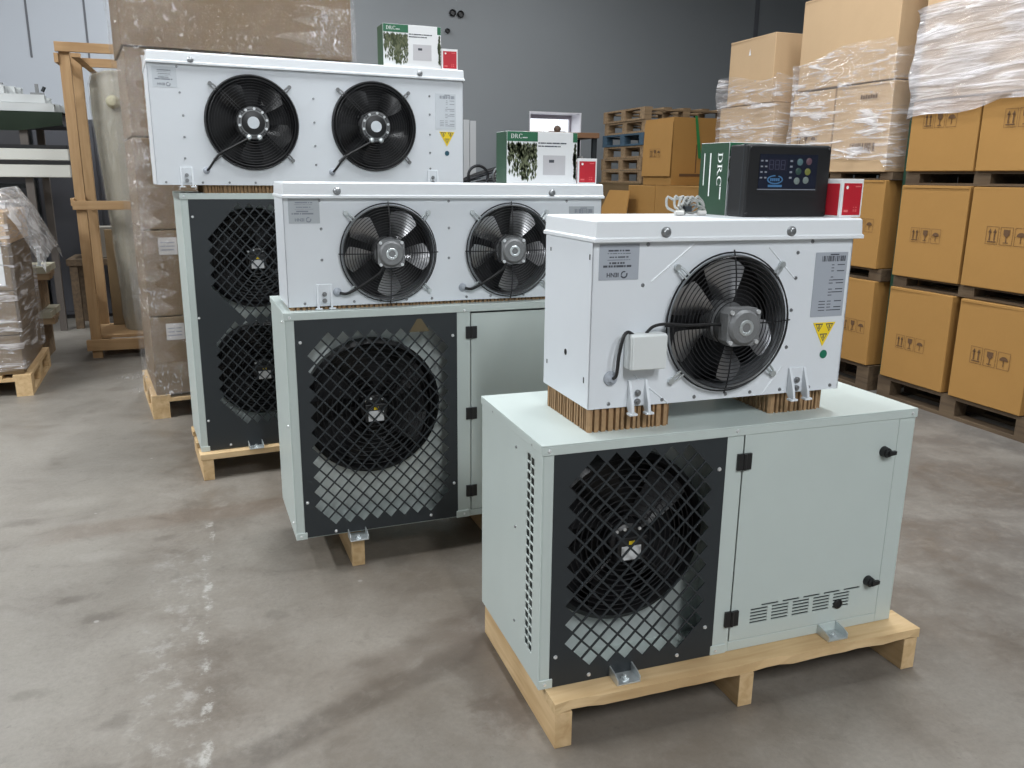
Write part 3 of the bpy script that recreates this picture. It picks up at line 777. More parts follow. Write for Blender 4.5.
def red_carton(label, loc, rz, w=.085, d=.075, h=.100, fan_side=True):
    root = thing('red_carton', label, 'carton', loc, rz, 'small red and white cartons')
    b = MB(); b.box(0, w, 0, d, 0, h); b.build('body', CWHITE, root, bevel=.001)
    e = .0006
    s = MB(); s.box(w*.09, w*.93, -e, -.0001, h*.06, h*.89); p = s.build('red_front', RED, root)
    s = MB(); s.box(-e, -.0001, d*.10, d*.95, h*.05, h*.88); s.build('red_side', RED, root)
    s = MB()
    for i in range(5):
        for j in range(5):
            if (i*3+j*5+i*j) % 3: s.box(w*(.60+.045*i), w*(.60+.045*i+.035), -e-.0004, -e, h*(.11+.035*j), h*(.11+.035*j+.027))
    s.box(w*.16, w*.36, -e-.0004, -e, h*.14, h*.20); s.box(w*.62, w*.86, -e-.0004, -e, h*.79, h*.82)
    s.build('printed_marks', REDL, p)
    s = MB(); s.cyl((w*.24, -e, h*.78), (w*.24, -e-.0005, h*.78), w*.055, 14); s.build('round_mark', WINK, p)
    return root
zc = ZA+.4927
def on_cooler(k, x, y):
    a = k.rotation_euler.z; return unit_to_world(k.location.x, k.location.y, a, x, y)
p = on_cooler(kA, .489, .170); green_carton('green and white controller carton behind the black controller, big letters down its side', (p[0], p[1], zc), .09, side_text=True, h=.203)
ctl = None
p = on_cooler(kA, .487, .078)
ctl = thing('controller', 'black wall controller with small round buttons, standing on the small cooler', 'controller', (p[0], p[1], zc), .0)
b = MB(); b.box(.0, .278, .0, .085, .0, .195); b.build('housing', BLACK, ctl, bevel=.006, bseg=3)
b = MB(); b.box(-.001, .279, .016, .020, .002, .197); b.build('lid_seam', DARK, ctl, bevel=.001)
b = MB(); b.box(.008, .200, -.0012, -.0002, .076, .168); ov = b.build('front_overlay', NAVY, ctl); ov.location = (.032, 0, .002)
b = MB(); b.box(.034, .098, -.002, -.0012, .124, .156); b.build('display', DISP, ov)
b = MB()
for i in range(3):
    x = .040+i*.019; sgm = .0014
    for (xa, xb, za, zb) in ((0,.012,.151,.1525),(0,.012,.139,.1405),(0,.012,.127,.1285),(-.001,.0005,.128,.151),(.0115,.013,.128,.151)): b.box(x+xa, x+xb, -.0024, -.002, za, zb)
b.build('display_digits', simple('unlit_digit', (.045, .05, .09), .4), ov)
b = MB()
for x in (.012, .026):
    for z in (.103, .118, .133, .148): b.box(x, x+.007, -.0018, -.0012, z, z+.004)
for x in (.108,): 
    for z in (.103, .118, .133, .148): b.box(x, x+.008, -.0018, -.0012, z, z+.005)
b.build('status_marks', simple('grey_print', (.25, .27, .32), .5), ov)
for x, z, c, nm in ((.140,.148,(0.080,0.150,0.165),'teal'),(.170,.150,(0.115,0.060,0.080),'mauve'),(.137,.123,(0.025,0.060,0.050),'dark green'),(.168,.122,(0.170,0.180,0.040),'yellow-green'),(.134,.097,(0.170,0.210,0.200),'pale'),(.164,.099,(0.150,0.200,0.190),'pale')):
    b = MB(); b.lathe((x, -.0012, z), [(.0095,0),(.0095,-.0012),(.008,-.002),(0,-.002)], 20); o = b.build('button', simple('button_'+nm.replace(' ', '_'), c, .4), ov, smooth=True); o['label'] = nm+' round button'
b = MB()
N_ = 28
for i in range(N_):
    a, c_ = 2*pi*i/N_, 2*pi*(i+1)/N_
    if i in (5, 6): continue
    b.prism([(.062+.026*cos(a), .100+.012*sin(a)), (.062+.026*cos(c_), .100+.012*sin(c_)), (.062+.022*cos(c_), .100+.009*sin(c_)), (.062+.022*cos(a), .100+.009*sin(a))], 'y', -.0018, -.0012)
for i in range(5): b.box(.046+i*.0065, .0505+i*.0065, -.0018, -.0012, .096, .104)
b.box(.040, .086, -.0018, -.0012, .080, .086)
b.build('oval_logo', simple('logo_blue', (.06, .17, .34), .4), ov)
b = MB(); b.box(.006, .200, -.0016, -.0002, .0715, .0735); b.build('trim_line', simple('grey_print', (.25, .27, .32), .5), ctl).location = (.032, 0, .003)
for x, z in ((.010, .185), (.268, .185), (.010, .010), (.268, .010)): screw(ctl, x, 0, z, .004, (0,-1,0), BLACK, 'corner_screw')
p = on_cooler(kA, .772, .030); red_carton('small red and white carton beside the black controller', (p[0], p[1], zc), .14, h=.106)
zb = ZB+.4443
p = on_cooler(kB, .866, .060); green_carton('green and white controller carton on the middle cooler with silver motors', (p[0], p[1], zb), 0)
p = on_cooler(kB, 1.172, .058); red_carton('small red and white carton on the middle cooler with silver motors', (p[0], p[1], zb), 0)
zc_ = ZC+.5847
p = on_cooler(kC, 1.095, .012); green_carton('green and white controller carton on the highest cooler with black fans', (p[0], p[1], zc_), .03)
p = on_cooler(kC, 1.402, .010); red_carton('small red and white carton on the highest cooler with black fans', (p[0], p[1], zc_), 0)
# coiled sensor cable
p = on_cooler(kA, .385, .215)
cb = thing('cable_coil', 'coil of pale grey cable lying beside the green carton on the small cooler', 'cable', (p[0], p[1], zc)); cb.scale = (.86, .86, .86)
b = MB()
for k in range(6):
    pts = []; r = random.Random(k+2); tilt = .25+.16*k; ph = k*.9; rx = .036+.008*r.random(); cx = -.030+.013*k
    for i in range(26):
        a = 2*pi*i/26; x = cx+rx*cos(a)*.8; z = .034+(.026+.006*r.random()*0)*sin(a)*(.85+.15*cos(k)); y = .016*sin(a+ph)+.010*cos(2*a+k)
        pts.append((x+.004*sin(2*a+2*k), y, max(.0045, z+.006*sin(3*a+k)+.004*cos(5*a+k))))
    b.tube(pts, .0042, 7, True)
b.build('loops', CABLEG, cb, smooth=True)
b = MB(); b.box(-.012, .012, -.024, .022, .012, .030); b.build('cable_tie', DARK, cb, bevel=.002)
for x in (-.055, .030):
    b = MB(); b.cyl((x, -.030, .0085), (x+.028, -.034, .0085), .0082, 12); b.build('cable_end', simple('pale_plug', (.55, .54, .52), .5), cb, smooth=True)
# ------------------------------------------------------------------ cartons, marks, film
def marks(parent, cx, cz, s, face):
    """printed handling marks: two arrows, a glass and an umbrella in frames; face maps (u, v) to 3D"""
    b = MB()
    def R(u0, u1, v0, v1): b.add([face(u0, v0), face(u1, v0), face(u1, v1), face(u0, v1)], [(0,1,2,3)])
    def PL(pts): b.add([face(*q_) for q_ in pts], [tuple(range(len(pts)))])
    for i in range(3):
        u = cx+(i-1)*s*1.15; t = s*.025
        for (a, c, d, e) in ((-.5,.5,-.62,-.595),(-.5,.5,.595,.62),(-.5,-.475,-.62,.62),(.475,.5,-.62,.62)): R(u+a*s, u+c*s, cz+d*s, cz+e*s)
    u = cx-s*1.15
    for du in (-.2, .2):
        R(u+(du-.05)*s, u+(du+.05)*s, cz-.36*s, cz+.25*s); PL([(u+(du-.15)*s, cz+.2*s), (u+(du+.15)*s, cz+.2*s), (u+du*s, cz+.48*s)])
    R(u-.36*s, u+.36*s, cz-.48*s, cz-.40*s)
    u = cx
    PL([(u-.26*s, cz+.45*s), (u-.24*s, cz+.1*s), (u-.06*s, cz-.06*s), (u+.06*s, cz-.06*s), (u+.24*s, cz+.1*s), (u+.26*s, cz+.45*s)])
    R(u-.04*s, u+.04*s, cz-.42*s, cz-.06*s); R(u-.2*s, u+.2*s, cz-.48*s, cz-.42*s)
    u = cx+s*1.15
    PL([(u+.36*s*cos(pi*k/8), cz+.02*s+.30*s*sin(pi*k/8)) for k in range(9)]); R(u-.03*s, u+.03*s, cz-.42*s, cz+.05*s)
    return b.build('handling_marks', MARK, parent)
def carton(label, x0, x1, y0, y1, z0, z1, mat=CARD, mark=None, tape=True, group=None, rz=0., flap=True):
    """closed carton whose printed face looks towards -x; base point is its near front corner"""
    root = thing('carton', label, 'carton', (x0, y0, z0), rz, group)
    W, D, H = x1-x0, y1-y0, z1-z0
    b = MB(); r = random.Random(int(x0*77+y0*131+z0*517)); j = lambda: r.uniform(-.004, .004)
    b.hexa([(0,0,0),(W,0,0),(W,D,0),(0,D,0),(j(),j(),H),(W+j(),j(),H),(W+j(),D+j(),H),(j(),D+j(),H)])
    b.build('body', mat, root, bevel=.005)
    if tape:
        t = MB(); t.box(W/2-.026, W/2+.026, -.0022, -.0006, H*.80, H+.0006); t.box(W/2-.026, W/2+.026, -.0022, D*.98, H-.0002, H+.0015); t.build('packing_tape', TAPE, root)
    if flap:
        t = MB(); t.box(.012, W-.012, -.0025, -.0007, .004, H*.10); t.build('flap_edge', mat, root)
        t = MB(); t.box(-.0025, -.0008, .010, D-.010, H-.016, H-.002); t.build('flap_edge', mat, root)
    if mark:
        u, v, s = mark
        marks(root, u, v, s, lambda a, c: (-.0042, D-a, c))
    return root
def pallet(label, loc, rz, L, D, H, mat, group, nb=3):
    """standard pallet: three bearers of blocks along the depth, top and bottom boards"""
    root = thing('pallet', label, 'pallet', loc, rz, group); t = min(.022, H*.17)
    for i in range(3):
        x = (L-.1)*i/2
        for k in range(3):
            y = (D-.12)*k/2; b = MB(); b.box(x, x+.1, y, y+.12, t, H-2*t); b.build('block', mat, root)
        b = MB(); b.box(x, x+.1, 0, D, 0, t); b.build('bottom_board', mat, root)
    for k in range(3):
        y = (D-.12)*k/2; b = MB(); b.box(0, L, y, y+.12, H-2*t, H-t); b.build('stringer_board', mat, root)
    for i in range(5):
        x = (L-.11)*i/4; b = MB(); b.box(x, x+.11, 0, D, H-t, H); b.build('deck_board', mat, root)
    return root
def film_shell(name, label, path, z0, z1, mat, amp=.008, nz=10, seed=1, edge=.03, group=None, cat='stretch film', top=None):
    """thin film wrapped round a stack: closed path of (x, y), wrinkled in and out"""
    r = random.Random(seed); pts = []
    n = len(path)
    for i in range(n):
        a, c = Vector(path[i]), Vector(path[(i+1) % n]); m = max(2, int((c-a).length/.06))
        for k in range(m): pts.append(a+(c-a)*k/m)
    cen = sum(pts, Vector((0,0)))/len(pts); vs = []; fs = []; P = len(pts)
    ph = [r.uniform(0, 6.28) for _ in range(8)]
    for j in range(nz+1):
        t = j/nz
        for i, p_ in enumerate(pts):
            d = (p_-cen).normalized(); s = i*.06
            w = amp*(.5+.5*sin(7*s+5*t+ph[0])*sin(13*t+ph[1])+.4*sin(23*s+ph[2])*sin(9*t+ph[3]))+r.uniform(0, amp*.5)
            e = edge*(sin(3.1*s+ph[4])+.5*sin(8*s+ph[5])) if j in (0, nz) else 0
            vs.append((p_.x+d.x*w, p_.y+d.y*w, z0+(z1-z0)*t+e))
    for j in range(nz):
        for i in range(P): fs.append((j*P+i, j*P+(i+1) % P, (j+1)*P+(i+1) % P, (j+1)*P+i))
    b = MB(); b.add(vs, fs); o = b.build(name, mat, None, smooth=True, flat_angle=80)
    return tag(o, label, cat, group)
def rect_path(x0, x1, y0, y1, g=.012): return [(x0-g, y0-g), (x1+g, y0-g), (x1+g, y1+g), (x0-g, y1+g)]
XR = 4.40
GR = 'cartons with handling marks in the right-hand row'
# near stack of the row
pallet('pallet on the floor under the near right-hand carton stack', (XR+.02, 3.36, 0), 0, .60, 1.24, .150, DARKP, 'pallets in the carton row')
carton('bottom carton at the right edge of the picture, handling marks on its face', XR, XR+.56, 3.45, 3.972, .155, .785, CARD, (.27, .30, .085), group=GR)
carton('bottom carton of the near stack, nearest to the big grey unit', XR, XR+.56, 4.030, 4.572, .155, .788, CARD, (.24, .27, .075), group=GR)
pallet('thin pallet between bottom and second layer of near carton stack', (XR+.03, 3.36, .790), 0, .56, 1.22, .078, DARKP, 'pallets in the carton row')
carton('second-layer carton at the right edge of the picture, upright arrows on it', XR, XR+.56, 3.45, 3.995, .868, 1.470, CARD, (.28, .32, .085), group=GR)
carton('second-layer carton of the near stack, left of the one at the picture edge', XR, XR+.56, 4.018, 4.570, .868, 1.473, CARD, (.25, .285, .075), group=GR)
pallet('thin pallet between second and third layer of near carton stack', (XR+.03, 3.36, 1.475), 0, .56, 1.22, .088, DARKP, 'pallets in the carton row')
carton('third-layer carton half under milky film at the right edge of the picture', XR, XR+.56, 3.45, 4.005, 1.563, 2.010, CARD, (.30, .30, .085), group=GR)
carton('third-layer carton of the near stack with film hanging over its marks', XR, XR+.56, 4.022, 4.560, 1.563, 2.005, CARD, (.24, .32, .080), group=GR)
carton('big topmost carton of the near right-hand stack, wrapped in shiny film', XR, XR+.60, 3.38, 4.545, 2.014, 3.00, CARDP, tape=False)
film_shell('stretch_film', 'milky shiny stretch film round the top of the near right-hand stack', rect_path(XR, XR+.60, 3.38, 4.565, .010), 1.93, 2.60, FOILH, .022, 16, 3, .05)
# second stack of the row
pallet('pallet on the floor under the second right-hand carton stack', (XR+.02, 4.70, 0), 0, .60, 1.16, .185, DARKP, 'pallets in the carton row')
carton('bottom carton half hidden by the small white cooler, scuffed corner', XR, XR+.56, 4.715, 5.25, .190, .800, CARD, (.36, .27, .075), group=GR)
carton('bottom carton farther along the row, behind the small white cooler', XR, XR+.56, 5.285, 5.82, .190, .800, CARD, group=GR)
pallet('thin pallet between bottom and second layer of second carton stack', (XR+.03, 4.70, .803), 0, .56, 1.15, .083, DARKP, 'pallets in the carton row')
carton('second-layer carton just right of the small red carton by the controller', XR, XR+.56, 4.73, 5.25, .889, 1.505, CARD, (.33, .30, .075), group=GR)
carton('second-layer carton hidden mostly behind the black controller', XR, XR+.56, 5.285, 5.82, .889, 1.505, CARD, group=GR)
pallet('thin pallet in the second carton stack above the black controller', (XR+.03, 4.70, 1.508), 0, .56, 1.15, .050, DARKP, 'pallets in the carton row')
c1 = carton('third-layer carton under wrinkled film with a barcode, above red carton', XR, XR+.56, 4.750, 5.315, 1.560, 2.165, CARDP, None, group=GR)
b = MB(); X = .20; rr_ = random.Random(8)
while X < .44: w_ = rr_.choice((.006,.012,.018)); b.box(-.0046, -.004, .565-X-w_, .565-X, .14, .20); X += w_+rr_.choice((.007,.014))
for i in range(7): b.box(-.0046, -.004, .565-.26-.024*i-.016, .565-.26-.024*i, .50, .53-.006*(i % 2))
b.build('barcode', MARK, c1)
carton('third-layer carton under film, two marks, above the black controller', XR, XR+.56, 5.335, 5.805, 1.560, 2.160, CARDP, (.19, .24, .075), group=GR)
carton('big topmost carton of the second stack, clean pale side and round pale sticker', XR, XR+.56, 4.765, 5.775, 2.175, 2.830, CARDP, tape=False)
film_shell('stretch_film', 'streaky stretch film round the upper cartons of the second stack', rect_path(XR, XR+.56, 4.748, 5.807, .010), 1.62, 2.42, FOIL, .016, 14, 5, .04)
# third stack
pallet('pallet on the floor under the third right-hand carton stack', (XR+.02, 5.98, 0), 0, .60, .96, .150, DARKP, 'pallets in the carton row')
for z0, z1, n_ in ((.155, .82, 'lowest'), (.825, 1.49, 'second')): carton('%s carton of third right-hand stack, behind the small cooler' % n_, XR, XR+.56, 6.02, 6.86, z0, z1, CARD)
carton('bulging film-wrapped carton below the pointed-label carton, above green carton', XR, XR+.56, 6.05, 6.84, 1.495, 2.118, CARDP)
c1 = carton('topmost carton of the third stack with a tiny white triangle sticker', XR, XR+.56, 6.105, 6.755, 2.125, 2.665, CARDP, tape=False)
b = MB(); b.add([(-.0045,.36,.40),(-.0045,.33,.40),(-.0045,.345,.455)], [(0,1,2)]); b.build('sticker', CWHITE, c1)
film_shell('stretch_film', 'loose stretch film round the third right-hand stack', rect_path(XR, XR+.56, 6.04, 6.85, .014), 1.55, 2.36, FOIL, .022, 12, 11, .04)
b = MB(); b.prism([(0,0),(.05,0),(.05,.045),(.04,.045),(.04,.010),(.010,.010),(.010,.045),(0,.045)], 'z', 0, 2.12)
o = b.build('rack_post', simple('dark_green_steel', (.012, .05, .03), .5), None, (XR+.09, 4.622, 0)); tag(o, 'dark green steel upright in the gap between two carton stacks', 'post')
# ------------------------------------------------------------------ farther goods: pallet stack, open carton, flat sheet
pb = (5.15, 9.72)
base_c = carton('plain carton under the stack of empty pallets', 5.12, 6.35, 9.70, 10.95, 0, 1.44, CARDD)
proto = None
mats = [OLDP, OLDP, OLDP, OLDB, OLDP, OLDP]
words = ['lowest', 'second lowest', 'third from the bottom', 'blue', 'second from the top', 'topmost']
for k in range(6):
    lab = ('blue-painted empty pallet in the pallet stack' if k == 3 else words[k]+' empty wooden pallet of the stack left of the tall open carton')
    z = 1.442+k*.156
    if k in (0, 3):
        proto = pallet(lab, (pb[0], pb[1], z), 0, 1.2, 1.2, .152, mats[k], 'empty pallets stacked by the back wall')
    else:
        src = first_p
        o = copy_tree(src); o.location = (pb[0]+random.uniform(-.02, .03), pb[1]+random.uniform(-.02, .03), z); o['label'] = lab
    if k == 0: first_p = proto
# cartons under and around the open carton
carton('tan carton under the left part of the tall open carton', 4.86, 5.5, 8.83, 9.50, 0, 1.415, CARD, tape=False)
carton('tan carton below the tall open carton, right behind the coiled cable', 4.86, 5.9, 7.84, 8.82, 0, 1.420, CARD, tape=False)
cl = thing('open_carton', 'tall carton with torn edges in front of the empty pallets', 'carton', (4.875, 8.50, 1.424), 0)
b = MB(); T = .006; W, D, H = .80, .66, .74
b.box(0, T, 0, D, 0, H); b.box(W-T, W, 0, D, 0, H); b.box(T, W-T, 0, T, 0, H); b.box(T, W-T, D-T, D, 0, H); b.box(T, W-T, T, D-T, 0, T)
b.build('body', CARD, cl)
b = MB(); b.hexa([(-.004,0,.70),(-.004,D,.70),(-.010,D,.70),(-.010,0,.70),(-.02,.0,.10),(-.02,D,.10),(-.026,D,.10),(-.026,0,.10)]); b.build('flap', CARD, cl)
b = MB(); b.box(.10, W-.06, -.004, -.0005, .10, .13); b.box(.30, .31, -.004, -.0005, .14, .45); b.build('printed_lines', MARK, cl)
marks(cl, .30, .36, .075, lambda a, c: (-.0275, D-a, c))
b = MB(); b.hexa([(.33,-.012,.30),(.37,-.012,.30),(.37,-.006,.30),(.33,-.006,.30),(.26,-.012,.76),(.29,-.012,.76),(.29,-.006,.76),(.26,-.006,.76)])
b.build('green_strap', simple('green_strap_plastic', (.03, .20, .06), .4), cl)
b = MB(); b.hexa([(0,0,0),(.02,-.9,0),(.032,-.9,0),(.012,0,0),(.12,-.30,.55),(.14,-.80,.55),(.152,-.80,.55),(.132,-.30,.55)])
o = b.build('flat_carton', CARD, None, (4.60, 10.05, .802)); tag(o, 'flattened carton sheet leaning at a slant right of the middle cooler', 'carton')
carton('dull brown carton on the floor under the leaning flat sheet', 4.30, 4.84, 9.10, 10.6, 0, .80, CARDD, tape=False)
# ------------------------------------------------------------------ rack with a brown board below the window, and metal parts
rk = thing('work_bench', 'brown-topped bench with grey panels below, under the small window', 'bench', (4.0, 10.9, 0))
b = MB(); b.box(0, 1.09, 0, .7, 2.03, 2.10); b.build('bench_top', simple('bench_brown', (.22, .115, .06), .6, noise=.1), rk, bevel=.004)
for x in (.02, 1.01):
    for y in (.03, .61):
        b = MB(); b.box(x, x+.06, y, y+.06, 0, 2.03); b.build('leg', DARK, rk)
b = MB(); b.box(.02, 1.07, .62, .66, .3, 2.0); b.build('back_panel', simple('bench_dark', (.03, .035, .04), .6), rk)
b = MB(); b.box(.085, 1.005, .05, .6, .60, .64); b.build('shelf', DARK, rk)
o = thing('tool_lump', 'small dark lump lying on the brown bench top by the window', 'tool', (4.56, 11.15, 2.10)); 
b = MB(); b.lathe((0, 0, .05), [(0,-.06),(.035,-.05),(.05,0),(.035,.05),(0,.06)], 14); b.box(-.12, .12, -.03, .03, 0, .02); b.build('body', simple('bench_lump', (.12, .08, .06), .6), o, smooth=True)
for k, (x, m_) in enumerate(((4.70, 'grey'), (4.78, 'dark'), (4.86, 'grey'))):
    b = MB(); b.box(0, .05, 0, .012, 0, 1.25-.05*k); b.box(0, .004, .012, .05, 0, 1.25-.05*k)
    o = b.build('metal_strip', ZINC if m_ == 'grey' else DARK, None, (x, 11.03, .642)); tag(o, 'upright metal strip under the brown bench top, %s' % ('leftmost of the three', 'dark middle one of the three', 'rightmost of the three')[k], 'metal strip', 'metal strips under the bench')
# bundle of pale upright sheets with dark tubes in front
names = ['first', 'second', 'third', 'fourth', 'fifth', 'sixth']
for k in range(6):
    b = MB(); h = 2.30-.012*k
    b.box(0, .085, 0, .010, 0, h); b.box(0, .004, .010, .04, 0, h); b.box(.081, .085, .010, .04, 0, h)
    o = b.build('pale_profile', simple('pale_profile_metal', (.52, .54, .56), .4, metal=.3), None, (2.90+k*.094, 11.4, 0)); tag(o, 'pale upright metal profile by the back wall, %s from the left' % names[k], 'metal profile', 'pale profiles standing by the back wall')
st = thing('trestle', 'dark trestle holding loose tubes right of the highest cooler', 'trestle', (2.80, 10.35, 0))
b = MB(); b.box(0, .95, 0, .5, 1.30, 1.35); b.build('top_board', DARK, st)
for x in (.03, .86):
    for y in (.03, .42):
        b = MB(); b.box(x, x+.06, y, y+.06, 0, 1.30); b.build('leg', DARK, st)
r = random.Random(21); tubmats = [simple('tube_dark', (.03,.032,.037), .35, metal=.5), simple('tube_grey', (.16,.17,.18), .35, metal=.6), BLACK]
for k in range(12):
    y = 10.38+.037*k; z = 1.386+.0
    b = MB(); a = r.uniform(.12, .42) if k % 2 else r.uniform(-.05, .1); x0 = 2.85+r.uniform(0, .1); L = r.uniform(.6, .82)
    P = [(x0, 0, 0), (x0+L*.5, 0, L*.5*a+.04*r.random()), (x0+L, 0, L*a)]
    b.tube(curve_pts(P, 5), .016, 8)
    o = b.build('loose_tube', tubmats[k % 3], None, (0, y, z)); tag(o, 'dark metal tube in the heap right of the highest cooler', 'tube', 'dark tubes heaped on the trestle')
for k in range(2):
    b = MB(); b.ring((0, 0, .13), .13, .018, 26, 8); o = b.build('tube_ring', tubmats[k], None, (3.16+.33*k, 10.335, 1.372)); tag(o, 'dark tube bent to a ring, %s of two beside the highest cooler' % ('left' if k == 0 else 'right'), 'tube', 'rings of dark tube')
# ------------------------------------------------------------------ wrapped brown stack behind the highest cooler
sx, sy, srz = -.46, 5.44, .14
def sp(x, y): return unit_to_world(sx, sy, srz, x, y)
pallet('pallet under the tall film-wrapped brown stack on the left', (*sp(0.0, 0), 0), srz, 1.33, .8, .15, PINEY, 'pallets of the wrapped stacks')
tiers = ((.152, .64), (.645, 1.165), (1.17, 1.70), (1.705, 2.195))
for k, (z0, z1) in enumerate(tiers):
    root = thing('carton', 'wide brown carton of the wrapped stack, %s layer, white label at its left' % ('lowest', 'second', 'third', 'fourth')[k], 'carton', (*sp(.03, .01), z0), srz, 'brown cartons of the wrapped stack')
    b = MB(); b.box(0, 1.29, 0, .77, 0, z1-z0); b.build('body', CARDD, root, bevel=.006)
    b = MB(); b.box(.090, .195, -.002, -.0005, z1-z0-.145, z1-z0-.042); b.build('paper_label', simple('paper_label', (.50, .48, .47), .6, noise=.06), root)
    b = MB()
    for i in range(3): b.box(.10, .18, -.0026, -.002, z1-z0-.075-.022*i, z1-z0-.069-.022*i)
    b.build('label_print', INKM, root)
root = thing('carton', 'long brown carton on top of the wrapped stack, reaching out of the picture', 'carton', (*sp(.02, .0), 2.20), srz)
b = MB(); b.box(0, 1.34, 0, .8, 0, .85); b.build('body', CARDD, root, bevel=.006)
b = MB(); b.box(.02, 1.30, -.002, -.0005, .004, .05); b.build('flap_edge', CARDD, root)
film_shell('stretch_film', 'clear crinkled stretch film round the tall brown stack', [sp(.0, -.02), sp(1.365, -.02), sp(1.365, .82), sp(.0, .82)], .13, 3.0, FOILL, .014, 40, 13, .01)
film_o = [o for o in bpy.data.objects if o.get('label', '').startswith('clear crinkled')][0]
def crumple(x0, x1, z0, z1, seed, side=False):
    r = random.Random(seed); b = MB(); vs = []; fs = []; nu = max(4, int((x1-x0)/.02)); nv = int((z1-z0)/.02)
    for j in range(nv+1):
        for i in range(nu+1):
            u = x0+(x1-x0)*i/nu; z = z0+(z1-z0)*j/nv; d = .022+.012*r.random()+.008*sin(z*37+u*20)
            q_ = u; e = (.03*sin(z*23+seed)+.05*sin(z*61+seed)+.05*r.random())*((i == nu)*(1. if x1 < 1.3 else .12)-(i == 0)*(.0 if x0 < 0 else 2.2))
            vs.append((*(sp(u+e, -.012-d) if not side else sp(-.008-d, u)), z))
    for j in range(nv):
        for i in range(nu): a = j*(nu+1)+i; fs.append((a, a+1, a+nu+2, a+nu+1))
    b.add(vs, fs); b.build('crumpled_glints', FOILE, film_o, smooth=True, flat_angle=80)  # added film patches, their painted white specks stand for glints
crumple(-.015, .10, .30, 2.12, 3); crumple(1.14, 1.365, 2.22, 2.50, 5); crumple(.02, .40, .16, .36, 8)
# ------------------------------------------------------------------ wooden crate frame with a wrapped roll
cr = thing('crate', 'open wooden crate frame standing at the left, in front of the racks', 'crate', (-1.05, 7.50, 0))
for x, y in ((0, 0), (0, .62), (.72, 0), (.72, .62)):
    b = MB(); b.box(x, x+.075, y, y+.05, 0 if x == 0 else .0, 2.46); b.build('post', PINEZ, cr, bevel=.003)
for (x0, x1, y0, y1, z0, z1) in ((-.02,.81,-.03,-.001,2.39,2.46),(-.02,.81,.671,.70,2.36,2.43),(-.02,.81,-.03,-.001,1.21,1.28),(-.03,.82,-.05,-.001,.07,.16),(-.03,.82,.671,.72,.07,.16)):
    b = MB(); b.box(x0, x1, y0, y1, z0, z1); b.build('rail', CRW, cr, bevel=.003)
for (x0, x1, z0, z1) in ((-.031,-.001,2.31,2.38),(-.031,-.001,1.24,1.30),(.796,.826,2.31,2.38)):
    b = MB(); b.box(x0, x1, -.02, .69, z0, z1); b.build('rail', CRWY, cr, bevel=.003)
b = MB(); b.box(-.0, .795, .02, .65, .162, .185); b.build('base_board', CRW, cr)
b = MB(); b.hexa([(.08,.03,2.36),(.14,.03,2.36),(.14,.05,2.36),(.08,.05,2.36),(.16,.5,2.29),(.22,.5,2.29),(.22,.52,2.29),(.16,.52,2.29)]); b.build('brace', CRW, cr)
b = MB(); vs = []; fs = []
prof = [(.0, .00), (.15, .0), (.165, .10), (.175, .5), (.19, .9), (.215, 1.4), (.225, 1.80), (.22, 2.0), (.20, 2.08), (.12, 2.11), (0, 2.115)]
n = 26; r = random.Random(17)
for i in range(n):
    a = 2*pi*i/n
    for k, (rr, z) in enumerate(prof):
        w = 1+.05*sin(3*a+z*2)+.03*sin(7*a+z*5)
        vs.append((rr*w*cos(a)*1.02, rr*w*sin(a), z))
m = len(prof)
for i in range(n):
    j = (i+1) % n
    for k in range(m-1): fs.append((i*m+k, j*m+k, j*m+k+1, i*m+k+1))
b.add(vs, fs)
root = thing('wrapped_roll', 'tall roll wrapped in cloudy film inside the wooden crate frame', 'roll', (-.655, 7.83, .186))
b.build('core', simple('roll_beige', (.30, .275, .215), .5, noise=.15, nscale=5), root, smooth=True)
b2 = MB(); b2.add([(v[0]*1.05, v[1]*1.05, v[2]*1.005+.002) for v in vs], fs); b2.build('film_cover', FOILR, root, smooth=True)
b = MB(); b.lathe((0, 0, 0), [(.0, -.05), (.03, -.045), (.048, -.02), (.052, .01), (.03, .05)], 18); o = b.build('roll_knob', simple('roll_knob_beige', (.45, .42, .30), .5), root, smooth=True); o.location = (-.06, -.238, 1.86)
carton('dark brown carton low inside the crate frame, behind the wrapped roll', -.93, -.70, 8.035, 8.10, .187, 1.02, CARDD, tape=False)
# ------------------------------------------------------------------ wrapped low stack at the left edge
lx, ly, lrz = -2.06, 6.30, .05
def lp(x, y): return unit_to_world(lx, ly, lrz, x, y)
pallet('pallet under the film-wrapped stack at the left edge of the picture', (*lp(-.02, -.03), 0), lrz, .80, 1.0, .15, PINEY, 'pallets of the wrapped stacks')
for k, (z0, z1) in enumerate(((.152, .42), (.425, .72), (.725, 1.02), (1.025, 1.24))):
    root = thing('carton', 'brown carton of the stack at the left edge, %s layer' % ('lowest', 'second', 'third', 'top')[k], 'carton', (*lp(0, 0), z0), lrz, 'cartons of the left-edge stack')
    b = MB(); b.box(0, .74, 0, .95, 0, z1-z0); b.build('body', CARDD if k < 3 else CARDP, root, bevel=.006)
    b = MB(); b.box(.03, .71, -.0025, -.0008, 0.002, .03); b.build('flap_edge', CARDD, root)
    if k >= 2: b = MB(); b.box(.40, .70, -.003, -.0008, .032, z1-z0-.004); b.build('paper_sheet', simple('white_sheet', (.75, .76, .78), .5), root)
left_film = film_shell('stretch_film', 'grey stretch film round the stack at the left edge', [lp(-.012, -.014), lp(.755, -.014), lp(.755, .965), lp(-.012, .965)], .185, 1.30, FOIL, .016, 18, 23, .02)
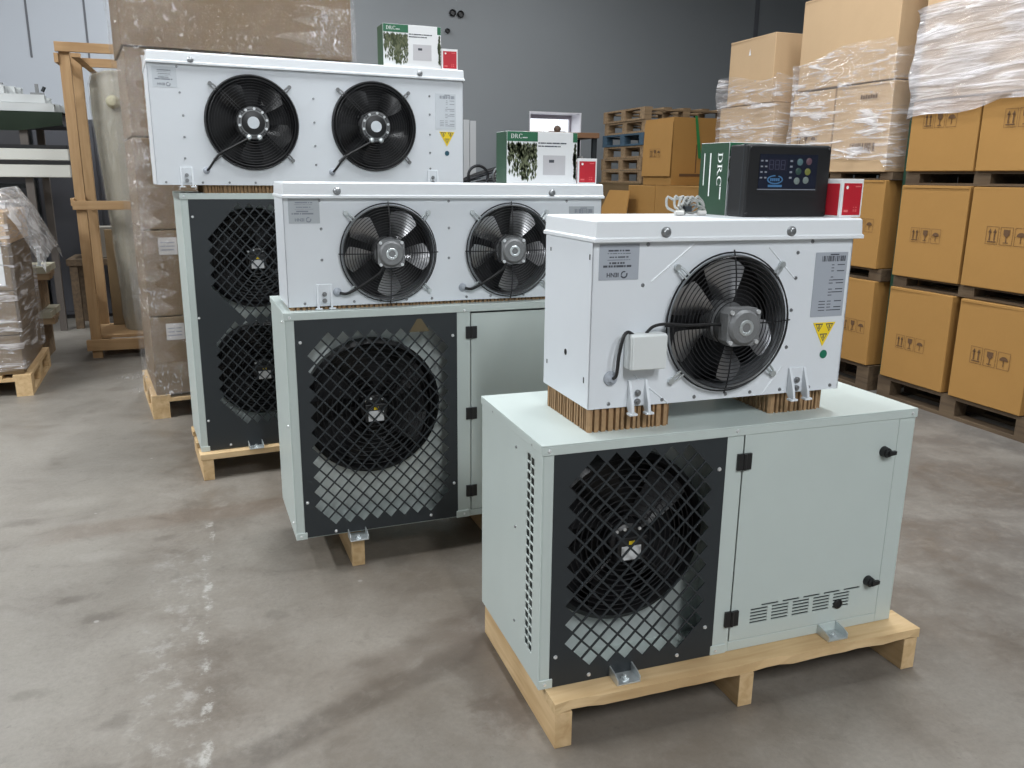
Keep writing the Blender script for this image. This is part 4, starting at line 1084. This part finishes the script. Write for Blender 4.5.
# hood of film draped over its top
b = MB(); vs = []; fs = []; nu, nv = 15, 12; r = random.Random(31)
for i in range(nu):
    for j in range(nv):
        u, v = i/(nu-1), j/(nv-1); x = -.03+.98*u; y = -.03+1.02*v
        h = 1.375-.05*abs(v-.5)-.03*sin(u*9)*sin(v*7)-(max(0, u-.80)*2.1)+.02*r.random()
        if u < .03 or v < .03 or v > .97: h -= .09
        px_, py_ = lp(x, y); vs.append((px_, py_, h))
for i in range(nu-1):
    for j in range(nv-1): fs.append((i*nv+j, (i+1)*nv+j, (i+1)*nv+j+1, i*nv+j+1))
b.add(vs, fs); o = b.build('film_hood', FOILW, left_film, smooth=True, flat_angle=80); o['label'] = 'whitish film hood draped over the top and trailing right'
# ------------------------------------------------------------------ racks and goods behind on the left
rk = thing('storage_rack', 'grey rack with two long white beams at the far left', 'rack', (-2.75, 8.20, 0))
rgm = simple('rack_grey', (.10, .085, .075), .5)
for x in (.0, 1.24):
    for y in (0, .75):
        b = MB(); b.box(x, x+.06, y, y+.05, 0, 1.875); b.build('post', rgm, rk)
for z0, z1 in ((1.455, 1.560), (1.595, 1.690)):
    b = MB(); b.box(-.1, 1.60, -.055, -.001, z0, z1); o = b.build('beam', simple('rack_beam_white', (.56, .56, .52), .45), rk, bevel=.006); o['label'] = 'long off-white beam'
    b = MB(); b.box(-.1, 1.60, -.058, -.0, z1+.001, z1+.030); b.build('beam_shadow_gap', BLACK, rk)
b = MB(); b.box(-.1, 1.58, 0, .8, 1.876, 1.895); b.build('shelf', DARK, rk)
b = MB(); b.box(.1, 1.2, .12, .7, 1.36, 1.40); b.build('shelf', DARK, rk)
b = MB(); vs = []; fs = []
o = thing('tarpaulin', 'dark green tarpaulin under the white profiles on the rack', 'tarpaulin', (-2.75, 8.2, 1.896))
for i in range(24):
    x = -.08+1.66*i/23; w = .012*sin(i*1.1)
    vs += [(x, -.045+w, -.035-.03*sin(i*.42+.6)), (x, -.035+w, .03), (x, .0, .095), (x, .70, .095), (x, .74, .0)]
for i in range(23):
    for k in range(4): fs.append((i*5+k, (i+1)*5+k, (i+1)*5+k+1, i*5+k+1))
b.add(vs, fs); b.build('sheet', simple('tarp_green', (.018, .026, .018), .8, spec=.08), o, smooth=True)
b = MB(); b.box(-.05, 1.55, .03, .66, .001, .09); b.build('packed_load', simple('tarp_load', (.06, .055, .06), .8), o)
r = random.Random(41)
PG = 'white aluminium profiles on the rack'
for lay, (cnt, z) in enumerate(((6, 1.9925), (5, 2.0625), (4, 2.1325))):
    for i in range(cnt):
        L = (1.55, 1.40, 1.18)[lay]+r.uniform(-.10, .04); y = 8.21+i*.108+.03*lay
        b = MB(); b.box(0, L, 0, .09, 0, .006); b.box(0, L, 0, .006, .006, .066); b.box(0, L, .084, .09, .006, .066); b.box(0, L, .006, .084, .060, .066)
        o = b.build('aluminium_profile', simple('aluminium_white', (.56, .58, .58), .4, metal=.2), None, (-2.72+r.uniform(-.03, .05), y, z))
        tag(o, 'long white aluminium profile in the bundle on the rack, far left', 'profile', PG)
for k, x in enumerate((-1.66, -1.36)):
    o = thing('clamp', 'small grey clamp standing on the white profiles, %s of two' % ('left' if k == 0 else 'right'), 'clamp', (x, 8.30, 2.1995 if k == 0 else 2.1295), 0, 'clamps on the profiles')
    b = MB(); b.box(-.05, .05, 0, .05, 0, .02); b.box(-.012, .012, .01, .04, .02, .08 if k == 0 else .09); b.build('base', CAST, o)
    b = MB(); b.cyl((0 if k == 0 else .04, .025, .08 if k == 0 else .03), (0 if k == 0 else .06, .025, .10 if k == 0 else .07), .014, 10); b.build('knob', DARK, o)
# planks on trestles lower right of that rack
for k, z in enumerate((.30, .66)):
    o = thing('plank_stack', ('lower' if k == 0 else 'upper')+' pile of grey planks poking out right of the left-edge stack', 'planks', (-2.1, 7.5, z), 0, 'plank piles at the left')
    for j in range(3):
        b = MB(); b.box(0, .80-.02*j, j*.17, j*.17+.15, 0, .05); b.build('plank', OLDP, o)
    for x in (.06, .62):
        b = MB(); b.box(x, x+.08, 0.02, .47, -.30 if k == 0 else -.258, -.0005); b.build('support_block', OLDP, o)
    for j in range(2):
        b = MB(); b.box(.05, .78, j*.25, j*.25+.2, .05, .10); b.build('plank', simple('plank_pale', (.36, .34, .26), .7), o)
for k in range(2):
    b = MB(); b.cyl((0, 0, 0), (0, 0, .14), .012, 10); b.cyl((0, 0, .14), (0, 0, .155), .028, 12); b.box(-.03, .03, -.02, .02, -.003, .0)
    o = b.build('bolt', LABELC, None, (-1.45+.07*k, 7.62, .764)); tag(o, 'pale upright threaded bolt on the upper plank pile, %s one' % ('left' if k == 0 else 'right'), 'bolt', 'bolts on the planks')
# dark cabinets put in to fill the dark recess, and a table
def cabinet(label, x0, x1, y0, y1, z0, z1, m, doors=2):
    root = thing('filler_cabinet', label, 'cabinet', (x0, y0, z0)); W, D, H = x1-x0, y1-y0, z1-z0
    b = MB(); b.box(0, W, 0, D, .04, H); b.build('body', m, root, bevel=.006)
    for i in range(doors):
        b = MB(); b.box(W*i/doors+.012, W*(i+1)/doors-.012, -.014, -.001, .08, H-.05); d = b.build('door', m, root, bevel=.003)
        b = MB(); b.box(W*(i+1)/doors-.06, W*(i+1)/doors-.04, -.034, -.0145, H*.5, H*.5+.12); b.build('handle', CAST, d)
    b = MB(); b.box(.03, W-.03, .03, D-.03, 0, .04); b.build('plinth', BLACK, root)
    return root
cabinet('dark grey cabinet added to fill the dark recess behind the white beams', -2.9, -1.72, 9.6, 10.2, 0, 2.02, simple('filler_dark', (.04, .04, .045), .5))
cabinet('bluish dark cabinet added to fill the dark recess behind the crate frame, right of the dark grey one', -1.68, -.55, 9.7, 10.2, 0, 2.02, simple('filler_bluish', (.060, .062, .074), .5))
tb = thing('table', 'low brown wooden table in front of the bluish cabinet', 'table', (-1.40, 9.0, 0))
b = MB(); b.box(0, .62, 0, .6, .62, .68); b.build('tabletop', DARKP, tb)
for x in (.02, .53):
    for y in (.02, .5):
        b = MB(); b.box(x, x+.07, y, y+.07, 0, .62); b.build('leg', DARKP, tb)
carton('small pale carton on the low brown table at the left', -1.22, -.98, 9.12, 9.4, .684, .98, simple('grey_card', (.25, .23, .20), .8), tape=False)
# ------------------------------------------------------------------ the room
def floor_mat():
    m, nt, N, L, b = nodes_of('concrete_floor')
    tc = N.new('ShaderNodeTexCoord')
    def noise(s, d=6, rough=.6, vec=None, dist=0.):
        n = N.new('ShaderNodeTexNoise'); n.inputs['Scale'].default_value = s; n.inputs['Detail'].default_value = d; n.inputs['Roughness'].default_value = rough; n.inputs['Distortion'].default_value = dist
        L.new(vec or tc.outputs['Object'], n.inputs['Vector']); return n.outputs['Fac']
    def math_(op, a, c=None, clamp=False):
        n = N.new('ShaderNodeMath'); n.operation = op; n.use_clamp = clamp
        for i, v in enumerate((a, c)):
            if v is None: continue
            if isinstance(v, (int, float)): n.inputs[i].default_value = v
            else: L.new(v, n.inputs[i])
        return n.outputs[0]
    def mr(v, a, c, d=0., e=1., smooth=True):
        n = N.new('ShaderNodeMapRange'); n.interpolation_type = 'SMOOTHSTEP' if smooth else 'LINEAR'
        n.inputs[1].default_value = a; n.inputs[2].default_value = c; n.inputs[3].default_value = d; n.inputs[4].default_value = e
        L.new(v, n.inputs[0]); return n.outputs[0]
    def mix(f, a, c, mode='MIX'):
        n = N.new('ShaderNodeMix'); n.data_type = 'RGBA'; n.blend_type = mode
        if isinstance(f, float): n.inputs[0].default_value = f
        else: L.new(f, n.inputs[0])
        for i, v in ((6, a), (7, c)):
            if isinstance(v, tuple): n.inputs[i].default_value = v+(1,)
            else: L.new(v, n.inputs[i])
        return n.outputs[2]
    sep = N.new('ShaderNodeSeparateXYZ'); L.new(tc.outputs['Object'], sep.inputs[0])
    X, Y = sep.outputs['X'], sep.outputs['Y']
    big = noise(.55, 5, .6); mid = noise(2.3, 7, .65, dist=.4); fine = noise(16, 5, .7)
    # brown worn concrete near the units, cooler grey towards the right-hand row
    base = mix(mr(big, .35, .68), (.155, .130, .105), (.245, .222, .195))
    right = mr(X, 1.6, 3.2); base = mix(right, base, (.150, .138, .128))
    left = mr(X, -.1, -.7); base = mix(math_('MULTIPLY', left, .55), base, (.30, .285, .26))
    base = mix(mr(mid, .42, .66, 0, .55), base, (.27, .25, .22))
    base = mix(mr(mid, .30, .46, .45, 0), base, (.115, .095, .078))
    base = mix(mr(fine, .45, .75, 0, .30), base, (.30, .28, .25))
    # flaked white paint: a patchy strip and a thin line on its right border
    wob = math_('MULTIPLY', math_('SUBTRACT', noise(5, 4), .5), .10)
    xs = math_('ADD', X, wob)
    patch = math_('MULTIPLY', math_('MULTIPLY', mr(xs, -.36, -.30), mr(xs, -.115, -.135)), math_('MULTIPLY', mr(Y, 3.55, 3.3), 1.0))
    flake = mr(noise(13, 8, .75), .50, .66)
    base = mix(math_('MULTIPLY', math_('MULTIPLY', patch, flake), .42), base, (.46, .45, .43))
    line = math_('MULTIPLY', math_('MULTIPLY', mr(xs, -.150, -.138), mr(xs, -.112, -.122)), mr(Y, 3.9, 3.5))
    base = mix(math_('MULTIPLY', math_('MULTIPLY', line, mr(noise(9, 8, .8), .50, .60)), .6), base, (.55, .545, .52))
    # dark rubbed track running in front of the nearest unit, and an older joint behind it
    def track(x0, y0, x1, y1, w, soft, nz, amp):
        dx, dy = x1-x0, y1-y0; l = math.hypot(dx, dy); nx, ny = -dy/l, dx/l
        d = math_('ADD', math_('ADD', math_('MULTIPLY', X, nx), math_('MULTIPLY', Y, ny)), -(x0*nx+y0*ny))
        d = math_('ABSOLUTE', math_('ADD', d, math_('MULTIPLY', math_('SUBTRACT', nz, .5), amp)))
        s = math_('ADD', math_('ADD', math_('MULTIPLY', X, dx/l), math_('MULTIPLY', Y, dy/l)), -(x0*dx/l+y0*dy/l))
        return math_('MULTIPLY', mr(d, w+soft, w), math_('MULTIPLY', mr(s, -.15, .1), mr(s, l+.25, l-.15)))
    t1 = track(-.1, 1.97, 1.1, 2.50, .030, .05, mid, .10)
    base = mix(math_('MULTIPLY', t1, mr(noise(9, 5), .3, .6, .3, .72)), base, (.070, .055, .045))
    t2 = track(.30, 2.25, 1.2, 2.62, .05, .11, mid, .16)
    base = mix(math_('MULTIPLY', t2, .45), base, (.085, .065, .052))
    t3 = track(-.75, 3.72, .5, 3.80, .05, .07, mid, .12)
    base = mix(math_('MULTIPLY', t3, .35), base, (.13, .085, .058))
    # dark brown worn area beside the near pallet
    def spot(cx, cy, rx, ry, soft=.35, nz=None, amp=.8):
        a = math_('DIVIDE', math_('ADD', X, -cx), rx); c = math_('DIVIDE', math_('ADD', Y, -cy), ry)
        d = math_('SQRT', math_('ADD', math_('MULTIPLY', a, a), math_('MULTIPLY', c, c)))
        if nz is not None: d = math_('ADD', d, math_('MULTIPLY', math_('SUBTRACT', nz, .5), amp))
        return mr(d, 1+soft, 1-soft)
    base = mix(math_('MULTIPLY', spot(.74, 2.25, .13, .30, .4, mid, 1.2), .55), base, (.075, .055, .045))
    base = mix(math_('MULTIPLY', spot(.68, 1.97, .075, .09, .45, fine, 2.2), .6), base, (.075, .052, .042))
    for (cx, cy, a, c, f) in ((-.60, 3.08, .06, .035, .6), (-.48, 2.92, .07, .04, .6), (-.30, 3.55, .05, .03, .5), (-.62, 2.5, .06, .03, .45), (-.36, 2.28, .05, .05, .55), (-.40, 2.08, .07, .03, .5), (.10, 2.75, .05, .04, .45), (.35, 2.35, .06, .03, .4), (-.9, 3.9, .1, .05, .5), (.52, 2.42, .05, .05, .5), (-.55, 3.45, .10, .05, -.5), (-.75, 4.1, .16, .08, -.5), (3.3, 3.0, .5, .3, .3), (2.6, 2.2, .5, .2, .3), (3.6, 3.9, .7, .25, -.35), (-.35, 2.75, .12, .10, -.4)):
        base = mix(math_('MULTIPLY', spot(cx, cy, a*.8, c*.8, .55, fine, 2.6), abs(f)*.8), base, (.085, .070, .058) if f > 0 else (.34, .32, .29))
    # tiny scattered light crumbs
    vor = N.new('ShaderNodeTexVoronoi'); vor.inputs['Scale'].default_value = 3.2; L.new(tc.outputs['Object'], vor.inputs['Vector'])
    base = mix(math_('MULTIPLY', mr(vor.outputs['Distance'], .035, .02), .5), base, (.55, .54, .52))
    mott = noise(7.5, 9, .74, dist=.5)
    base = mix(mr(mott, .50, .70, 0, .30), base, (.33, .31, .28)); base = mix(mr(mott, .30, .47, .34, 0), base, (.085, .072, .060))
    warm = math_('MULTIPLY', mr(X, -.05, .35), mr(X, 1.9, 1.2)); base = mix(math_('MULTIPLY', warm, .22), base, (.13, .098, .068))
    pits = noise(38, 5, .7); base = mix(mr(pits, .60, .72, 0, .35), base, (.07, .06, .052)); base = mix(mr(noise(60, 4, .7), .35, .7, 0, .16), base, (.06, .055, .05)); base = mix(.20, base, (.072, .064, .050))
    L.new(base, b.inputs['Base Color'])
    L.new(mr(mid, .3, .7, .34, .58), b.inputs['Roughness'])
    bp = N.new('ShaderNodeBump'); bp.inputs['Strength'].default_value = .10; bp.inputs['Distance'].default_value = .02
    L.new(fine, bp.inputs['Height']); L.new(bp.outputs['Normal'], b.inputs['Normal'])
    return m
X0, X1, Y0, Y1, ZT = -7.0, 11.0, -5.0, 12.6, 5.6
b = MB(); b.box(X0, X1, Y0, Y1+.45, -.2, 0); o = b.build('floor', floor_mat()); struct(o)
WALLM = simple('grey_wall_panel', (.225, .24, .252), .6, noise=.04, nscale=1.2, bump=.03, bscale=90)
WALLW = simple('pale_wall_panel', (.43, .46, .505), .5, noise=.03, nscale=1.2)  # paler copy of the wall tone, brighter left end put into the colour
WALLD = simple('wall_joint', (.12, .125, .14), .7)
wx0, wx1, wz0, wz1 = 4.68, 5.56, 1.66, 2.49
bw = MB()
bw.plate(grid_plate([.22, wx0, wx1, X1], [0, wz0, wz1, ZT], [(wx0, wx1, wz0, wz1)]), Y1, Y1+.45)
o = bw.build('wall_back', WALLM); struct(o)
b = MB(); b.box(X0, .218, Y1-.06, Y1+.45, 0, ZT); o = b.build('wall_back_pale', WALLW); struct(o)
for k, x in enumerate((-3.1, -2.06, -1.40, -.3)):
    b = MB(); b.box(x-.012, x+.012, Y1-.066, Y1-.059, 2.9 if k in (1, 2) else 0, ZT); o = b.build('trim_%d' % (k+1), WALLD); struct(o)
b = MB(); b.box(8.62, 8.70, Y1-.012, Y1-.001, 0, ZT); o = b.build('trim_5', WALLD); struct(o)
b = MB(); b.box(X0-.2, X0, Y0, Y1+.45, 0, ZT); o = b.build('wall_left', WALLM); struct(o)
b = MB(); b.box(X1, X1+.2, Y0, Y1+.45, 0, ZT); o = b.build('wall_right', WALLM); struct(o)
b = MB(); b.box(X0-.2, X1+.2, Y0-.2, Y0, 0, ZT); o = b.build('wall_front', WALLM); struct(o)
b = MB(); b.box(X0-.2, X1+.2, Y0, Y1+.45, ZT, ZT+.2); o = b.build('ceiling', WALLM); struct(o)
b = MB()
fr = .05
for (x0, x1, z0, z1) in ((wx0, wx1, wz1-fr*1.6, wz1), (wx0, wx1, wz0, wz0+fr), (wx0, wx0+fr, wz0+fr, wz1-fr*1.6), (wx1-fr, wx1, wz0+fr, wz1-fr*1.6)):
    b.box(x0, x1, Y1+.36, Y1+.41, z0, z1)
o = b.build('window_1', simple('window_frame_grey', (.42, .38, .42), .4)); struct(o)
b2 = MB(); b2.box(wx0, wx1, Y1+.001, Y1+.359, wz1-.02, wz1-.001); b2.box(wx1-.02, wx1-.001, Y1+.001, Y1+.359, wz0, wz1-.021); b2.box(wx0+.001, wx0+.02, Y1+.001, Y1+.359, wz0, wz1-.021)
rv = b2.build('reveal', simple('window_reveal_white', (.80, .78, .82), .5), o)
gm, nt, N, L, bs = nodes_of('window_glass')
tr = N.new('ShaderNodeBsdfTransparent'); gl = N.new('ShaderNodeBsdfGlossy'); gl.inputs['Roughness'].default_value = .02; mx = N.new('ShaderNodeMixShader'); mx.inputs[0].default_value = .06
L.new(tr.outputs[0], mx.inputs[1]); L.new(gl.outputs[0], mx.inputs[2]); L.new(mx.outputs[0], N['Material Output'].inputs['Surface'])
b = MB(); b.box(wx0+fr, wx1-fr, Y1+.382, Y1+.388, wz0+fr, wz1-fr*1.6); g = b.build('pane', gm, o)
for k, (x, z, rr) in enumerate(((3.46, 3.81, .050), (3.58, 3.80, .050), (3.38, 3.56, .035))):
    b = MB(); b.lathe((0, 0, 0), [(rr, -.001), (rr, -.03), (rr*.75, -.05), (rr*.7, -.02), (0, -.02)], 20)
    o = b.build('wall_socket', BLACK, None, (x, Y1, z), smooth=True); tag(o, ('left black round socket high on the grey wall', 'right black round socket high on the grey wall', 'small dark plug on the grey wall beside the highest carton')[k], 'socket', 'round sockets on the wall')
# ------------------------------------------------------------------ light
LAMPM, nt, N, L, bs = nodes_of('lamp_tube'); bs.inputs['Emission Color'].default_value = (.96, .98, 1, 1); bs.inputs['Emission Strength'].default_value = 6
def lamp(x, y, L_, P, k, rz=0., w=.35):
    root = thing('ceiling_lamp', 'white fluorescent ceiling lamp hanging above the top of the picture', 'lamp', (x, y, ZT-.35), rz, 'ceiling lamps above the picture')
    b = MB(); b.box(-w/2, w/2, -L_/2, L_/2, .05, .13); b.build('housing', WHITE, root)
    li = bpy.data.lights.new('lamp_light', 'AREA'); li.shape = 'RECTANGLE'; li.size = w; li.size_y = L_; li.energy = P; li.color = (.95, .98, 1.0)
    lo = bpy.data.objects.new('lamp_light', li); COL.objects.link(lo); lo.parent = root; lo.location = (0, 0, .04)
for k, (x, y, P) in enumerate(((-5.2, 3.3, 560), (.6, -3.7, 360), (3.1, -3.5, 170), (-2.6, 5.0, 90), (.6, 3.6, 120), (3.1, 3.6, 190), (-3.0, 9.2, 65), (.4, 9.8, 190), (4.4, 9.0, 120))):
    lamp(x, y, 3.0, P, k)
W_ = bpy.data.worlds.new('sky'); SC.world = W_; W_.use_nodes = True
bg = W_.node_tree.nodes['Background']; bg.inputs['Color'].default_value = (.90, .95, 1.0, 1); bg.inputs['Strength'].default_value = 1.6
# ------------------------------------------------------------------ camera
f, pitch, roll, yaw = 828.168, .2451, .0106, .339
F = Vector((0, cos(pitch), -sin(pitch))); U = Vector((0, sin(pitch), cos(pitch))); R = Vector((1, 0, 0))
R2 = R*cos(roll)+U*sin(roll); U2 = U*cos(roll)-R*sin(roll)
rot = Matrix.Rotation(-yaw, 3, 'Z')
R2, U2, F = rot @ R2, rot @ U2, rot @ F
cam = bpy.data.cameras.new('camera'); co = bpy.data.objects.new('camera', cam); COL.objects.link(co)
M = Matrix((R2, U2, -F)).transposed().to_4x4(); M.translation = Vector((0, 0, 1.5)); co.matrix_world = M
cam.sensor_width = 36; cam.lens = f*36/1024; cam.clip_start = .05
SC.camera = co
vs_ = SC.view_settings; SC.display_settings.display_device = 'sRGB'
vs_.view_transform = 'Standard'; vs_.look = 'None'; vs_.exposure = 0.; vs_.gamma = 1.; vs_.use_curve_mapping = False
